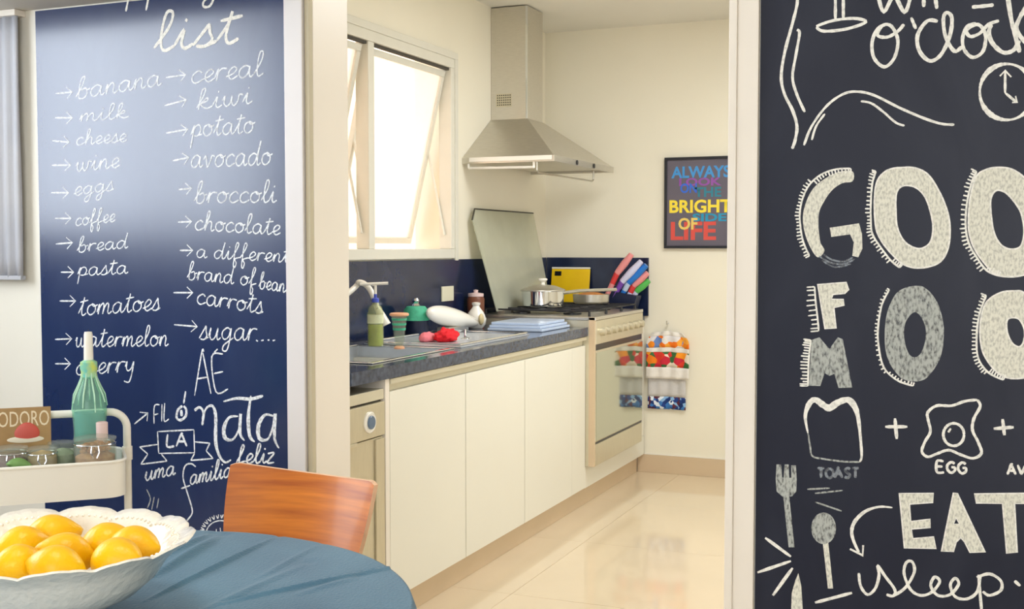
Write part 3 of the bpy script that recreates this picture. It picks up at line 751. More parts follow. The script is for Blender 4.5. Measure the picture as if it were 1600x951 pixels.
# ------------------------------------------------------------ grey curtain at the far left
def wavy(name, x0, x1, yc, z0, z1, m, amp, waves, parent=None, thick=0.004, nx=60, nz=12, ph=0.0, hem=0.0):
    bm = bmesh.new(); V = []
    for j in range(nz+1):
        row = []
        for i in range(nx+1):
            u = i/nx; z = z0+(z1-z0)*j/nz
            row.append(bm.verts.new((x0+(x1-x0)*u, yc+amp*math.sin(waves*2*PI*u+ph+0.4*math.sin(j*0.5))*(1-0.35*j/nz), z+hem*math.sin(waves*4*u)*(j == 0))))
        V.append(row)
    for j in range(nz):
        for i in range(nx): bm.faces.new((V[j][i], V[j][i+1], V[j+1][i+1], V[j+1][i]))
    return obj(name, bm, m, parent, smooth=80, solid=thick)
cu = thing('curtain', (-3.1, YB-0.03, 1.156), 'grey pleated curtain hanging left of the navy chalkboard', 'curtain')
wavy('fabric', -3.3, -2.842, YB-0.03, 1.156, 1.975, M_curtain, 0.009, 11, cu)
boxes('curtain_rail', [(-3.35, -2.84, YB-0.045, YB-0.001, 1.975, 1.994)], M_trim, cu, bev=0.002)
boxes('hem_bar', [(-3.3, -2.842, YB-0.04, YB-0.018, 1.148, 1.162)], M_curtain, cu, bev=0.003)

# ------------------------------------------------------------ cabinets, worktop
XC = -1.8
CT0, CT1 = 0.832, 0.873
cg = 'handleless base cabinets under the worktop'
for i, (y0, y1, lab) in enumerate([(3.262, 3.842, 'white handleless base cabinet right beside the dishwasher'),
                                   (3.842, 4.42, 'middle white handleless base cabinet under the worktop'),
                                   (4.42, 5.0, 'third white base cabinet from the dishwasher, nearest the cooker')]):
    t = thing('base_cabinet', (-2.1, (y0+y1)/2, 0.1), lab, 'cabinet', cg)
    boxes('body', [(-2.38, XC-0.027, y0+0.001, y0+0.017, 0.1, CT0-0.001), (-2.38, XC-0.027, y1-0.017, y1-0.001, 0.1, CT0-0.001), (-2.38, XC-0.027, y0+0.017, y1-0.017, 0.1, 0.116), (-2.38, -2.372, y0+0.017, y1-0.017, 0.116, CT0-0.001), (XC-0.045, XC-0.027, y0+0.017, y1-0.017, 0.73, CT0-0.001)], M_cab, t)
    boxes('door', [(XC-0.019, XC, y0+0.0025, y1-0.0025, 0.103, 0.786)], M_cab, t, bev=0.0012)
t = thing('filler_panel', (XC-0.01, 5.09, 0.1), 'narrow white filler panel between last cabinet and cooker', 'panel')
boxes('panel', [(XC-0.04, XC-0.001, 5.002, 5.184, 0.103, 0.786)], M_cab, t, bev=0.001)
t = tag(boxes('end_panel', [(-2.38, XC+0.002, 3.232, 3.259, 0.0, CT0-0.001)], M_trim, bev=0.0015), 'upright cream end panel between dishwasher and first cabinet', 'panel')
t = thing('handle_rail', (XC, 4.2, 0.79), 'long champagne aluminium grip rail under the worktop edge', 'rail')
boxes('rail_profile', [(XC-0.024, XC-0.014, 3.262, 5.184, 0.787, 0.826)], M_alu, t, bev=0.001)
boxes('rail_lip', [(XC-0.014, XC+0.006, 3.262, 5.184, 0.812, 0.829)], M_alu, t, bev=0.001)
tag(boxes('plinth', [(-1.9, XC-0.04, 3.262, 6.18, 0.0, 0.1)], M_base, bev=0.001), 'beige recessed plinth along the bottom of the cabinets', 'plinth')
tag(boxes('cooker_plinth', [(-1.9, XC-0.001, 5.186, 6.186, 0.101, 0.205)], M_cab, bev=0.001), 'white plinth strip below the cooker', 'plinth')
# worktop with a real cut-out for the sink
SK = (-2.27, -1.88, 3.28, 3.86)
wt = thing('worktop', (-2.1, 4.1, CT0), 'dark blue-grey granite worktop with inset sink', 'worktop')
boxes('slab', [(-2.398, SK[0], 3.005, 5.184, CT0, CT1), (SK[1], XC+0.012, 3.005, 5.184, CT0, CT1),
               (SK[0], SK[1], 3.005, SK[2], CT0, CT1), (SK[0], SK[1], SK[3], 5.184, CT0, CT1)], M_granite, wt)
tag(boxes('corner_worktop', [(-2.398, XC-0.001, 5.99, YF-0.016, CT0, CT1)], M_granite, bev=0.001), 'short granite worktop strip between cooker and end wall', 'worktop')
tag(boxes('corner_filler', [(-2.38, XC-0.003, 5.992, YF-0.016, 0.206, CT0-0.001)], M_cab, bev=0.001), 'white filler unit between cooker and end wall', 'panel')
bs = thing('backsplash', (XL+0.01, 4.6, CT1), 'dark navy stone backsplash along the window wall', 'backsplash')
boxes('slab', [(XL+0.001, XL+0.015, 3.005, YF-0.017, CT1+0.0005, WZ0-0.005)], M_splash, bs, bev=0.001)
tag(boxes('backsplash', [(XL+0.016, -1.782, YF-0.0155, YF-0.001, CT1+0.0005, WZ0-0.005)], M_splash, bev=0.001), 'dark navy stone backsplash on the end wall behind the cooker', 'backsplash')
# sink
sk = thing('sink', ((SK[0]+SK[1])/2, (SK[2]+SK[3])/2, CT1), 'stainless steel sink bowl set in the dark worktop', 'sink')
r_ = 0.018
boxes('rim', [(SK[0]-r_, SK[0], SK[2]-r_, SK[3]+r_, CT1+0.0002, CT1+0.005), (SK[1], SK[1]+r_, SK[2]-r_, SK[3]+r_, CT1+0.0002, CT1+0.005),
              (SK[0], SK[1], SK[2]-r_, SK[2], CT1+0.0002, CT1+0.005), (SK[0], SK[1], SK[3], SK[3]+r_, CT1+0.0002, CT1+0.005)], M_chrome, sk, bev=0.002)
boxes('bowl', [(SK[0]+.001, SK[0]+.004, SK[2]+.001, SK[3]-.001, 0.72, CT1), (SK[1]-.004, SK[1]-.001, SK[2]+.001, SK[3]-.001, 0.72, CT1),
               (SK[0]+.004, SK[1]-.004, SK[2]+.001, SK[2]+.004, 0.72, CT1), (SK[0]+.004, SK[1]-.004, SK[3]-.004, SK[3]-.001, 0.72, CT1),
               (SK[0]+.001, SK[1]-.001, SK[2]+.001, SK[3]-.001, 0.716, 0.72)], M_steelc, sk)
# draining tray
dt = thing('draining_tray', (-2.08, 4.15, CT1), 'flat steel draining tray beyond the sink', 'tray')
boxes('tray', [(-2.28, -1.86, 3.93, 4.62, CT1+0.0005, CT1+0.004)], M_steelc, dt, bev=0.001)
bm = bmesh.new()
q = catmull([(-2.27, 3.94, 0), (-2.27, 4.61, 0), (-1.87, 4.61, 0), (-1.87, 3.94, 0)], 1, True)
add_tube(bm, [(-2.27, 3.94, CT1+0.01), (-2.27, 4.61, CT1+0.01), (-1.87, 4.61, CT1+0.01), (-1.87, 3.94, CT1+0.01)], 0.005, 8, closed=True)
obj('rim', bm, M_chrome, dt, smooth=True)

# dishwasher
dw = thing('dishwasher', (-2.1, 3.05, 0.02), 'champagne steel dishwasher at the near end of the worktop', 'dishwasher')
Y0, Y1 = 3.003, 3.228
boxes('body', [(-2.37, XC-0.03, Y0, Y1, 0.05, 0.80)], M_steelw, dw)
boxes('control_panel', [(XC-0.03, XC+0.004, Y0, Y1-0.003, 0.655, 0.762)], M_steelw, dw, bev=0.003)
boxes('top_trim', [(XC-0.03, XC+0.0, Y0, Y1-0.003, 0.769, 0.802)], M_alu, dw, bev=0.002)
boxes('gap_seal', [(XC-0.029, XC-0.012, Y0, Y1-0.004, 0.762, 0.769)], M_dark, dw)
boxes('door', [(XC-0.03, XC-0.004, Y0, Y1-0.003, 0.12, 0.650)], M_steelw, dw, bev=0.003)
boxes('door_rib', [(XC-0.004, XC+0.003, 3.17, Y1-0.004, 0.13, 0.645)], M_steelw, dw, bev=0.002)
boxes('kick_panel', [(XC-0.06, XC-0.04, Y0, Y1, 0.0, 0.115)], M_base, dw)
rot = Matrix.Rotation(PI/2, 4, 'Y')
kn = lathe('knob', [(0.0, 0.0), (0.034, 0.0), (0.034, 0.005), (0.030, 0.008), (0.023, 0.006), (0, 0.006)], (XC+0.004, 3.125, 0.707), M_white, dw, M=rot)
kb = lathe('knob_dial', [(0.0, 0.006), (0.021, 0.006), (0.021, 0.010), (0.019, 0.012), (0, 0.012)], (XC+0.004, 3.125, 0.707), mat('slate_blue_dial', (96, 116, 140), 0.3, var=0.05), kn, M=rot)
boxes('handle_bar', [(XC-0.002, XC+0.006, Y0, 3.05, 0.643, 0.655)], M_steelw, dw, bev=0.002)

# ------------------------------------------------------------ cooker
XO = -1.755; SY0, SY1 = 5.187, 5.985
ck = thing('cooker', (-2.07, (SY0+SY1)/2, 0.206), 'champagne steel built-in cooker with mirrored oven door', 'cooker')
boxes('body', [(-2.37, XO-0.03, SY0, SY1, 0.207, 0.905)], M_steelw, ck)
boxes('side_cheek', [(XO-0.03, XO, SY0, SY0+0.014, 0.207, 0.92)], M_base, ck)
boxes('hob_top', [(-2.37, XO+0.004, SY0, SY1, 0.905, 0.922)], M_steel, ck, bev=0.003)
boxes('control_panel', [(XO-0.03, XO+0.002, SY0+0.015, SY1, 0.79, 0.904)], M_steelw, ck, bev=0.003)
boxes('vent_slot', [(XO-0.03, XO-0.004, SY0+0.015, SY1, 0.762, 0.789)], M_dark, ck)
od = boxes('oven_door', [(XO-0.03, XO-0.001, SY0+0.015, SY1, 0.322, 0.761)], M_steelw, ck, bev=0.002)
boxes('door_glass', [(XO-0.001, XO+0.0015, SY0+0.022, SY1-0.004, 0.328, 0.750)], M_oveng, od)
boxes('door_gap', [(XO-0.03, XO-0.002, SY0+0.015, SY1, 0.312, 0.3215)], M_dark, ck)
boxes('bottom_drawer', [(XO-0.03, XO, SY0+0.015, SY1, 0.207, 0.311)], M_steelw, ck, bev=0.003)
kp = lathe('knob', [(0, 0), (0.021, 0), (0.019, 0.022), (0.014, 0.026), (0, 0.026)], (0, 0, 0), M_steelw, ck, seg=20, M=rot)
kp.matrix_parent_inverse = parent_world(ck).inverted(); kp.location = (XO+0.002, SY0+0.09, 0.848)
for k in range(1, 8):
    o = kp.copy(); C.objects.link(o); o.parent = ck; o.matrix_parent_inverse = kp.matrix_parent_inverse.copy()
    o.location = (XO+0.002, SY0+0.09+k*0.092, 0.848)
# grates and burners
GR = [(-2.2, 5.36), (-1.93, 5.36), (-2.2, 5.82), (-1.93, 5.82), (-2.06, 5.59)]
for k, (gx, gy) in enumerate(GR):
    lathe('burner', [(0, 0), (0.045, 0), (0.045, 0.008), (0.03, 0.014), (0, 0.014)], (gx, gy, 0.9225), M_dark, ck, seg=20)
for (gy0, gy1) in [(5.21, 5.46), (5.47, 5.71), (5.72, 5.96)]:
    bm = bmesh.new()
    z = 0.948; x0, x1 = -2.33, -1.79
    add_tube(bm, [(x0, gy0, z), (x1, gy0, z), (x1, gy1, z), (x0, gy1, z)], 0.005, 6, closed=True)
    for xx in (-2.2, -1.93, -2.06):
        add_tube(bm, [(xx, gy0, z), (xx, gy1, z)], 0.005, 6)
    add_tube(bm, [(x0, (gy0+gy1)/2, z), (x1, (gy0+gy1)/2, z)], 0.005, 6)
    for px_, py_ in [(x0, gy0), (x1, gy0), (x1, gy1), (x0, gy1)]:
        add_tube(bm, [(px_, py_, 0.9225), (px_, py_, z)], 0.006, 6)
    obj('grate', bm, M_iron, ck)
# glass hob cover, standing open
gc = bmesh.new()
c0 = [Vector((-2.245, 5.215, 0.948)), Vector((-2.245, 5.90, 0.948)), Vector((-2.372, 6.0, 1.44)), Vector((-2.372, 5.2, 1.44))]
c0 = [Vector((-2.265, 5.19, 0.938)), Vector((-2.265, 5.93, 0.938)), Vector((-2.38, 5.955, 1.44)), Vector((-2.38, 5.18, 1.44)), Vector((-2.372, 5.135, 1.385))]
nrm = Vector((1, 0, 0.2)).normalized()
A1 = [gc.verts.new(p) for p in c0]; B1 = [gc.verts.new(p+nrm*0.005) for p in c0]
gc.faces.new(A1); gc.faces.new(B1[::-1])
for i in range(5): gc.faces.new((A1[i], B1[i], B1[(i+1) % 5], A1[(i+1) % 5]))
lid = obj('glass_cover', gc, M_lidglass, ck)
lid['label'] = 'tinted glass hob cover standing open'
tubes('cover_edge', [[c0[4]+nrm*0.003, c0[3]+nrm*0.003, c0[2]+nrm*0.003]], 0.0045, M_seal, lid, seg=6)
boxes('cover_hinge', [(-2.285, -2.245, 5.25, 5.33, 0.922, 0.944)], M_steel, lid)
boxes('cover_hinge', [(-2.285, -2.245, 5.84, 5.92, 0.922, 0.944)], M_steel, lid)

# ------------------------------------------------------------ extractor hood
hd = thing('extractor_hood', (-2.2, 5.53, 1.66), 'brushed steel chimney extractor hood on the window wall', 'extractor hood')
CHX, CH0, CH1 = -2.2, 5.43, 5.645
HX, H0, H1, HZ = -1.925, 5.085, 5.99, 1.655
boxes('chimney', [(XL+0.001, CHX, CH0, CH1, 1.895, CZ-0.006)], M_steel, hd, bev=0.002)
boxes('chimney_corner_strip', [(CHX-0.008, CHX+0.001, CH0-0.001, CH0+0.006, 1.9, CZ-0.008)], M_chrome, hd)
boxes('vent_grille', [(XL+0.03, XL+0.115, CH0-0.002, CH0+0.001, 1.965, 2.03)], M_steelw, hd)
bm = bmesh.new()
for i in range(7):
    for j in range(5):
        x = XL+0.036+i*0.0115; z = 1.971+j*0.012
        add_box(bm, x, x+0.006, CH0-0.003, CH0-0.0015, z, z+0.006)
obj('grille_holes', bm, M_seal, hd)
bm = bmesh.new()
lo = [(XL+0.001, H0, HZ+0.028), (HX, H0, HZ+0.028), (HX, H1, HZ+0.028), (XL+0.001, H1, HZ+0.028)]
hi = [(XL+0.001, CH0-0.004, 1.9), (CHX+0.004, CH0-0.004, 1.9), (CHX+0.004, CH1+0.004, 1.9), (XL+0.001, CH1+0.004, 1.9)]
VL = [bm.verts.new(p) for p in lo]; VH = [bm.verts.new(p) for p in hi]
bm.faces.new(VL[::-1]); bm.faces.new(VH)
for i in range(4): bm.faces.new((VL[i], VL[(i+1) % 4], VH[(i+1) % 4], VH[i]))
obj('canopy', bm, M_steel, hd)
boxes('canopy_rim', [(XL+0.001, HX+0.002, H0-0.002, H0+0.014, HZ, HZ+0.03), (XL+0.001, HX+0.002, H1-0.014, H1+0.002, HZ, HZ+0.03),
                     (HX-0.012, HX+0.002, H0+0.014, H1-0.014, HZ, HZ+0.03)], M_steel, hd, bev=0.001)
boxes('filter_panel', [(XL+0.02, HX-0.03, H0+0.03, H1-0.03, HZ+0.012, HZ+0.027)], M_steel, hd)
boxes('near_white_strip', [(XL+0.04, HX-0.01, H0-0.006, H0-0.0021, HZ+0.008, HZ+0.029)], M_white, hd, bev=0.001)  # plain white strip along the near canopy rim
for yy in (5.4, 5.66):
    lathe('button', [(0, 0), (0.012, 0), (0.012, 0.004), (0, 0.005)], (HX+0.002, yy, HZ+0.015), M_dark, hd, seg=14, M=rot)
tubes('towel_rail', [[(-2.02, 5.11, HZ+0.012), (-2.02, 5.11, HZ-0.038), (-2.02, 5.125, HZ-0.048), (-2.02, 5.92, HZ-0.048), (-2.02, 5.94, HZ-0.038), (-2.02, 5.94, HZ+0.012)]], 0.0045, M_steel, hd, seg=8)
tubes('glass_visor_rod', [[(XL+0.03, H0+0.012, HZ-0.02), (-2.03, H0+0.012, HZ-0.024)], [(-2.03, H0+0.012, HZ-0.028), (-2.03, H0+0.012, HZ+0.012)], [(XL+0.03, H0+0.012, HZ-0.02), (XL+0.03, H0+0.012, HZ+0.01)]], 0.0065, M_white, hd, seg=8)

# ------------------------------------------------------------ poster
PX0, PX1, PZ0, PZ1 = -1.692, -1.318, 1.247, 1.742
po = thing('framed_poster', ((PX0+PX1)/2, YF-0.012, PZ0), 'black framed poster with rainbow capital lettering on the end wall', 'poster')
fw = 0.014
boxes('frame', [(PX0, PX1, YF-0.024, YF-0.001, PZ0, PZ0+fw), (PX0, PX1, YF-0.024, YF-0.001, PZ1-fw, PZ1), (PX0, PX0+fw, YF-0.024, YF-0.001, PZ0+fw, PZ1-fw), (PX1-fw, PX1, YF-0.024, YF-0.001, PZ0+fw, PZ1-fw)], M_frame, po, bev=0.001)
boxes('print', [(PX0+fw, PX1-fw, YF-0.014, YF-0.002, PZ0+fw, PZ1-fw)], M_poster, po)
def text_mesh(txt, x0, z0, x1, z1, y, m, parent, name='printed_word', off=0.03, ry=0.0, shear=0.0, M=None):
    cu_ = bpy.data.curves.new(name, 'FONT'); cu_.body = txt; cu_.offset = off; cu_.resolution_u = 3; cu_.shear = shear
    cu_.extrude = 0.0
    o = bpy.data.objects.new('tmp', cu_); C.objects.link(o)
    dg = bpy.context.evaluated_depsgraph_get(); dg.update()
    me = bpy.data.meshes.new_from_object(o.evaluated_get(dg)); bpy.data.objects.remove(o)
    co = np.array([v.co[:] for v in me.vertices]); mn, mx = co.min(0), co.max(0)
    for v in me.vertices:
        u = (v.co.x-mn[0])/(mx[0]-mn[0]); t = (v.co.y-mn[1])/(mx[1]-mn[1])
        p = Vector((x0+(x1-x0)*u, y, z0+(z1-z0)*t))
        v.co = M @ p if M is not None else p
    me.materials.clear(); me.materials.append(m)
    o = bpy.data.objects.new(name, me); C.objects.link(o)
    o.parent = parent; o.matrix_parent_inverse = parent_world(parent).inverted()
    return o
def pm(name, rgb): return mat(name, rgb, 0.45, var=0.03, scale=20)
K1, K2, K3, K4, K5, K6, K7 = pm('print_sky_blue', (70, 150, 215)), pm('print_violet', (150, 84, 170)), pm('print_blue', (60, 110, 215)), pm('print_teal', (50, 130, 150)), pm('print_yellow', (252, 226, 70)), pm('print_cyan', (40, 150, 190)), pm('print_red', (220, 84, 74))
PYs = YF-0.0145
def pw(txt, a, b, c, d, m, k):
    p = onY(a, d, YF); q = onY(c, b, YF)
    text_mesh(txt, p.x, p.z, q.x, q.z, PYs-0.0003*k, m, po)
pw('ALWAYS', 1050, 258, 1142, 279, K1, 0)
pw('LOOK', 1062, 277, 1128, 291, K2, 1)
pw('ON', 1064, 286, 1090, 302, K3, 2)
pw('THE', 1086, 292, 1128, 308, K4, 2)
pw('BRIGHT', 1047, 311, 1144, 333, K5, 3)
pw('SIDE', 1083, 333, 1136, 346, K6, 1)
pw('LIFE', 1049, 346, 1120, 375, K7, 0)
pw('OF', 1061, 340, 1091, 359, pm('print_pale_yellow', (236, 206, 110)), 4)

# ------------------------------------------------------------ tea towels on the end wall
hk = tag(tubes('towel_hook', [[(-1.67, YF, 0.835), (-1.67, YF-0.03, 0.83), (-1.67, YF-0.036, 0.85)]], 0.004, M_chrome), 'small chrome hook holding the tea towels', 'hook')
def towel(name, cx, wt_, wb, ztop, zbot, yc, label, bands, amp, ph, m):
    """bands: (z0,z1,material)"""
    t = thing(name, (cx, yc, zbot), label, 'tea towel')
    def sheet(nm, z0, z1, mt):
        bm = bmesh.new(); nx, nz = 36, max(4, int((z1-z0)/0.02)); V = []
        for j in range(nz+1):
            z = z0+(z1-z0)*j/nz; f = (ztop-z)/(ztop-zbot); row = []
            wd = wt_+(wb-wt_)*min(1, f*5)**0.7
            for i in range(nx+1):
                u = i/nx-0.5
                row.append(bm.verts.new((cx+u*wd, yc+amp*math.sin(u*22+ph)*(0.9-0.3*f)-0.004*math.cos(u*9+f*3), z-0.02*abs(u)*(1-f)*4*0.3)))
            V.append(row)
        for j in range(nz):
            for i in range(nx): bm.faces.new((V[j][i], V[j][i+1], V[j+1][i+1], V[j+1][i]))
        return obj(nm, bm, mt, t, smooth=80, solid=0.003)
    for nm, z0, z1, mt in bands: sheet(nm, z0, z1, mt)
    return t
towel('tea_towel', -1.665, 0.15, 0.245, 0.80, 0.53, YF-0.035, 'white tea towel with red and orange fruit print, hanging in front',
      [('cloth', 0.53, 0.595, M_towel), ('fruit_border', 0.595, 0.68, M_fruit), ('cloth', 0.68, 0.705, M_towel), ('orange_border', 0.705, 0.77, M_fruit2), ('cloth', 0.77, 0.795, M_towel)], 0.007, 0.3, M_towel)
towel('tea_towel', -1.672, 0.09, 0.215, 0.80, 0.36, YF-0.018, 'pale tea towel with dark blue patterned hem, hanging behind',
      [('blue_hem', 0.36, 0.43, M_bluepat), ('cloth', 0.43, 0.79, M_towelb)], 0.005, 1.5, M_towelb)

# ------------------------------------------------------------ worktop clutter
tag(boxes('power_socket', [(XL+0.0155, XL+0.022, 4.82, 4.945, 1.0, 1.07)], M_cream, bev=0.002), 'cream wall socket plate on the navy backsplash', 'socket')
# faucet
fx, fy = -2.3, 3.62
ft = thing('faucet', (fx, fy, CT1), 'white pull-out kitchen faucet arching over the sink', 'faucet')
lathe('base', [(0, 0), (0.03, 0), (0.03, 0.02), (0.022, 0.03), (0.022, 0.14), (0, 0.145)], (fx, fy, CT1+0.0005), M_white, ft, seg=20)
tip = onX(603, 508, -2.16)
ctrl = [onX(552, 500, -2.3), onX(551, 452, -2.29), onX(562, 441, -2.27), onX(578, 452, -2.23), onX(590, 482, -2.19)]
bm = bmesh.new(); add_tube(bm, catmull([(fx, fy, CT1+0.12), ctrl[1], ctrl[2], ctrl[3], ctrl[4]], 6), 0.0115, 10); obj('neck', bm, M_white, ft, smooth=True)
bm = bmesh.new(); add_tube(bm, [ctrl[4], ctrl[4].lerp(tip, 0.4), tip], [0.012, 0.017, 0.021], 12); obj('spray_head', bm, M_white, ft, smooth=True)
tubes('lever', [[(fx+0.02, fy, CT1+0.1), (fx+0.08, fy+0.02, CT1+0.13)]], 0.006, M_chrome, ft)
# soap bottle
p = onZ(587, 541, CT1)
sb = thing('soap_bottle', (p.x, p.y, CT1), 'clear pump bottle of yellow-green soap behind the sink', 'bottle')
lathe('body', [(0, 0), (0.028, 0), (0.031, 0.01), (0.031, 0.125), (0.024, 0.15), (0.012, 0.16), (0.012, 0.168), (0, 0.168)], (p.x, p.y, CT1+0.001), M_soapb, sb, seg=24)
lathe('soap', [(0, 0.003), (0.027, 0.003), (0.028, 0.01), (0.028, 0.085), (0, 0.085)], (p.x, p.y, CT1+0.001), M_soap, sb, seg=24)
lathe('label', [(0.0316, 0.088), (0.0316, 0.122)], (p.x, p.y, CT1+0.001), M_soap2, sb, seg=24)
lathe('pump_collar', [(0, 0.168), (0.014, 0.168), (0.014, 0.183), (0.006, 0.186), (0.006, 0.2), (0, 0.2)], (p.x, p.y, CT1+0.001), M_bluecap, sb, seg=16)
tubes('pump_nozzle', [[(p.x, p.y, CT1+0.2), (p.x, p.y, CT1+0.232), (p.x-0.01, p.y, CT1+0.236)], [(p.x-0.05, p.y-0.03, CT1+0.238), (p.x, p.y, CT1+0.24), (p.x+0.045, p.y+0.02, CT1+0.242)]], 0.006, M_white, sb)
# tapered tumbler
p = onZ(624, 545, CT1)
tm = thing('tumbler', (p.x, p.y, CT1), 'tapered tumbler with peach rim and green stripes beside the soap bottle', 'tumbler')
prof = [(0, 0), (0.014, 0), (0.016, 0.01), (0.022, 0.06), (0.03, 0.125), (0.027, 0.125), (0.019, 0.06), (0.012, 0.012), (0, 0.01)]
lathe('cup', prof, (p.x, p.y, CT1+0.001), M_glass, tm, seg=24)
bm = bmesh.new(); add_tube(bm, [(p.x+0.031*math.cos(a), p.y+0.031*math.sin(a), CT1+0.129) for a in [k*2*PI/20 for k in range(20)]], 0.006, 8, closed=True); obj('rim', bm, M_peach, tm, smooth=True)
for zz in (0.07, 0.088, 0.106):
    lathe('stripe', [(0.0235+(zz-0.07)*0.11, zz), (0.0245+(zz-0.07)*0.13, zz+0.008)], (p.x, p.y, CT1+0.001), M_mint, tm, seg=24)
lathe('foot', [(0, 0), (0.02, 0), (0.02, 0.006), (0.012, 0.012), (0, 0.012)], (p.x, p.y, CT1+0.0005), M_peach, tm, seg=20)
# dark jar with mint cover
p = onZ(650, 524, CT1)
jc = thing('storage_jar', (p.x, p.y, CT1), 'dark storage jar with mint-green cloth cover and metal knob', 'jar')
lathe('body', [(0, 0), (0.05, 0), (0.054, 0.01), (0.054, 0.075), (0, 0.078)], (p.x, p.y, CT1+0.001), M_navy, jc)
lathe('cloth_cover', [(0, 0.128), (0.04, 0.125), (0.052, 0.11), (0.056, 0.08), (0.06, 0.066), (0.057, 0.065)], (p.x, p.y, CT1+0.001), M_mint, jc)
lathe('knob', [(0, 0.126), (0.02, 0.128), (0.012, 0.138), (0.016, 0.15), (0.01, 0.16), (0, 0.162)], (p.x, p.y, CT1+0.001), M_chrome, jc, seg=18)
# white oval platter lying tilted
a = onZ(672, 512, CT1); b = onZ(738, 514, CT1)
pc = Vector((-2.2, 4.66, CT1+0.055))
wd = thing('serving_dish', (pc.x, pc.y, CT1), 'long white serving dish drying on its side', 'dish')
bm = bmesh.new()
dv = (onX(745, 505, -2.2)-onX(668, 487, -2.22)); L_ = dv.length; dv.normalize()
mid = (onX(745, 505, -2.2)+onX(668, 487, -2.22))/2
bmesh.ops.create_uvsphere(bm, u_segments=28, v_segments=16, radius=1.0)
for v in bm.verts:
    v.co = Vector((v.co.x*L_/2, v.co.y*0.05, v.co.z*0.042*(1-0.25*v.co.x)))
qd = Vector((1, 0, 0)).rotation_difference(dv).to_matrix().to_4x4()
xf(bm, bm.verts, Matrix.Translation(mid) @ qd)
obj('dish_body', bm, M_white, wd, smooth=True)
boxes('dish_rest', [(mid.x-0.03, mid.x+0.03, mid.y-0.1, mid.y+0.1, CT1+0.0045, mid.z-0.036)], M_steel, wd, bev=0.004)
# white flask with beige oval
p = onZ(744, 513, CT1)
fk = thing('flask', (p.x, p.y, CT1), 'squat white flask with narrow neck and beige oval patch', 'flask')
lathe('body', [(0, 0), (0.03, 0), (0.045, 0.02), (0.048, 0.045), (0.036, 0.075), (0.02, 0.095), (0.015, 0.105), (0.02, 0.112), (0.02, 0.12), (0.012, 0.122), (0.01, 0.11), (0, 0.1)], (p.x, p.y, CT1+0.001), M_white, fk)
bm = bmesh.new(); bmesh.ops.create_uvsphere(bm, u_segments=18, v_segments=10, radius=1.0)
for v in bm.verts: v.co = Vector((v.co.x*0.012+p.x+0.036, v.co.y*0.02+p.y-0.022, v.co.z*0.027+CT1+0.045))
obj('oval_patch', bm, mat('beige_glaze', (214, 196, 150), 0.4, var=0.05), fk, smooth=True)
# red sponge cloth
p = onZ(697, 531, CT1+0.01)
rs = thing('cleaning_cloth', (p.x, p.y, CT1), 'crumpled red cleaning cloth on the draining tray', 'cloth')
bm = bmesh.new(); bmesh.ops.create_icosphere(bm, subdivisions=4, radius=1.0)
from mathutils import noise as mn
for v in bm.verts:
    n_ = mn.noise(v.co*2.3)
    v.co = Vector((v.co.x*0.045*(1+0.3*n_)+p.x, v.co.y*0.055*(1+0.3*n_)+p.y, max(0, v.co.z*0.03*(1+0.6*n_)+0.018)+CT1+0.006))
obj('cloth', bm, M_red, rs, smooth=True)
p = onZ(668, 531, CT1+0.01)
bm = bmesh.new(); bmesh.ops.create_icosphere(bm, subdivisions=3, radius=1.0)
for v in bm.verts:
    v.co = Vector((v.co.x*0.03+p.x, v.co.y*0.05+p.y, max(0, v.co.z*0.024*(1+0.3*mn.noise(v.co*3))+0.012)+CT1+0.006))
o = tag(obj('sponge', bm, mat('pink_sponge', (240, 130, 140), 0.8, var=0.1, scale=60, bump=0.4), smooth=True), 'pink sponge left of the red cloth', 'sponge')
# tap spout of the second bowl: small chrome cruet
p = onZ(727, 530, CT1)
cr = thing('spoon_rest', (p.x, p.y, CT1), 'small upright chrome spoon rest near the worktop edge', 'spoon rest')
lathe('foot', [(0, 0), (0.022, 0), (0.02, 0.004), (0.006, 0.008), (0.005, 0.04), (0, 0.042)], (p.x, p.y, CT1+0.001), M_chrome, cr, seg=18)
# pale blue board stack
q0 = onZ(838, 517, CT1); q1 = onZ(917, 505, CT1)
for k in range(3):
    o = boxes('chopping_board', [(-2.14+0.004*k, -1.872-0.012*k, 4.80+0.012*k, 5.165-0.004*k, CT1+0.0008+0.013*k, CT1+0.0128+0.013*k)], M_lblue, bev=0.003)
    tag(o, ['bottom pale blue glass board of the stack beside the cooker', 'middle pale blue glass board of the stack beside the cooker', 'top pale blue glass board of the stack beside the cooker'][k], 'chopping board', 'pale blue boards stacked beside the cooker')
# saucepan with lid and long handle
pcx, pcy = -2.11, 5.42
sp = thing('saucepan', (pcx, pcy, 0.953), 'steel saucepan with domed lid and long handle on the near burner', 'saucepan')
ZS = 0.9545
lathe('pan_body', [(0, 0), (0.098, 0), (0.105, 0.006), (0.108, 0.078), (0.113, 0.08), (0.104, 0.08), (0.102, 0.008), (0, 0.006)], (pcx, pcy, ZS), M_chrome, sp)
ld = lathe('lid', [(0.114, 0.081), (0.114, 0.086), (0.1, 0.092), (0.06, 0.106), (0.0, 0.112), (0, 0.108), (0.06, 0.101), (0.11, 0.082)], (pcx, pcy, ZS), M_steel, sp)
lathe('lid_knob', [(0, 0.11), (0.012, 0.111), (0.01, 0.122), (0.024, 0.134), (0.022, 0.142), (0, 0.145)], (pcx, pcy, ZS), M_white, ld, seg=20)
tubes('handle', [[(pcx+0.1, pcy+0.02, ZS+0.07), (pcx+0.16, pcy+0.1, ZS+0.078), (pcx+0.29, pcy+0.3, ZS+0.08)]], 0.009, M_chrome, sp)
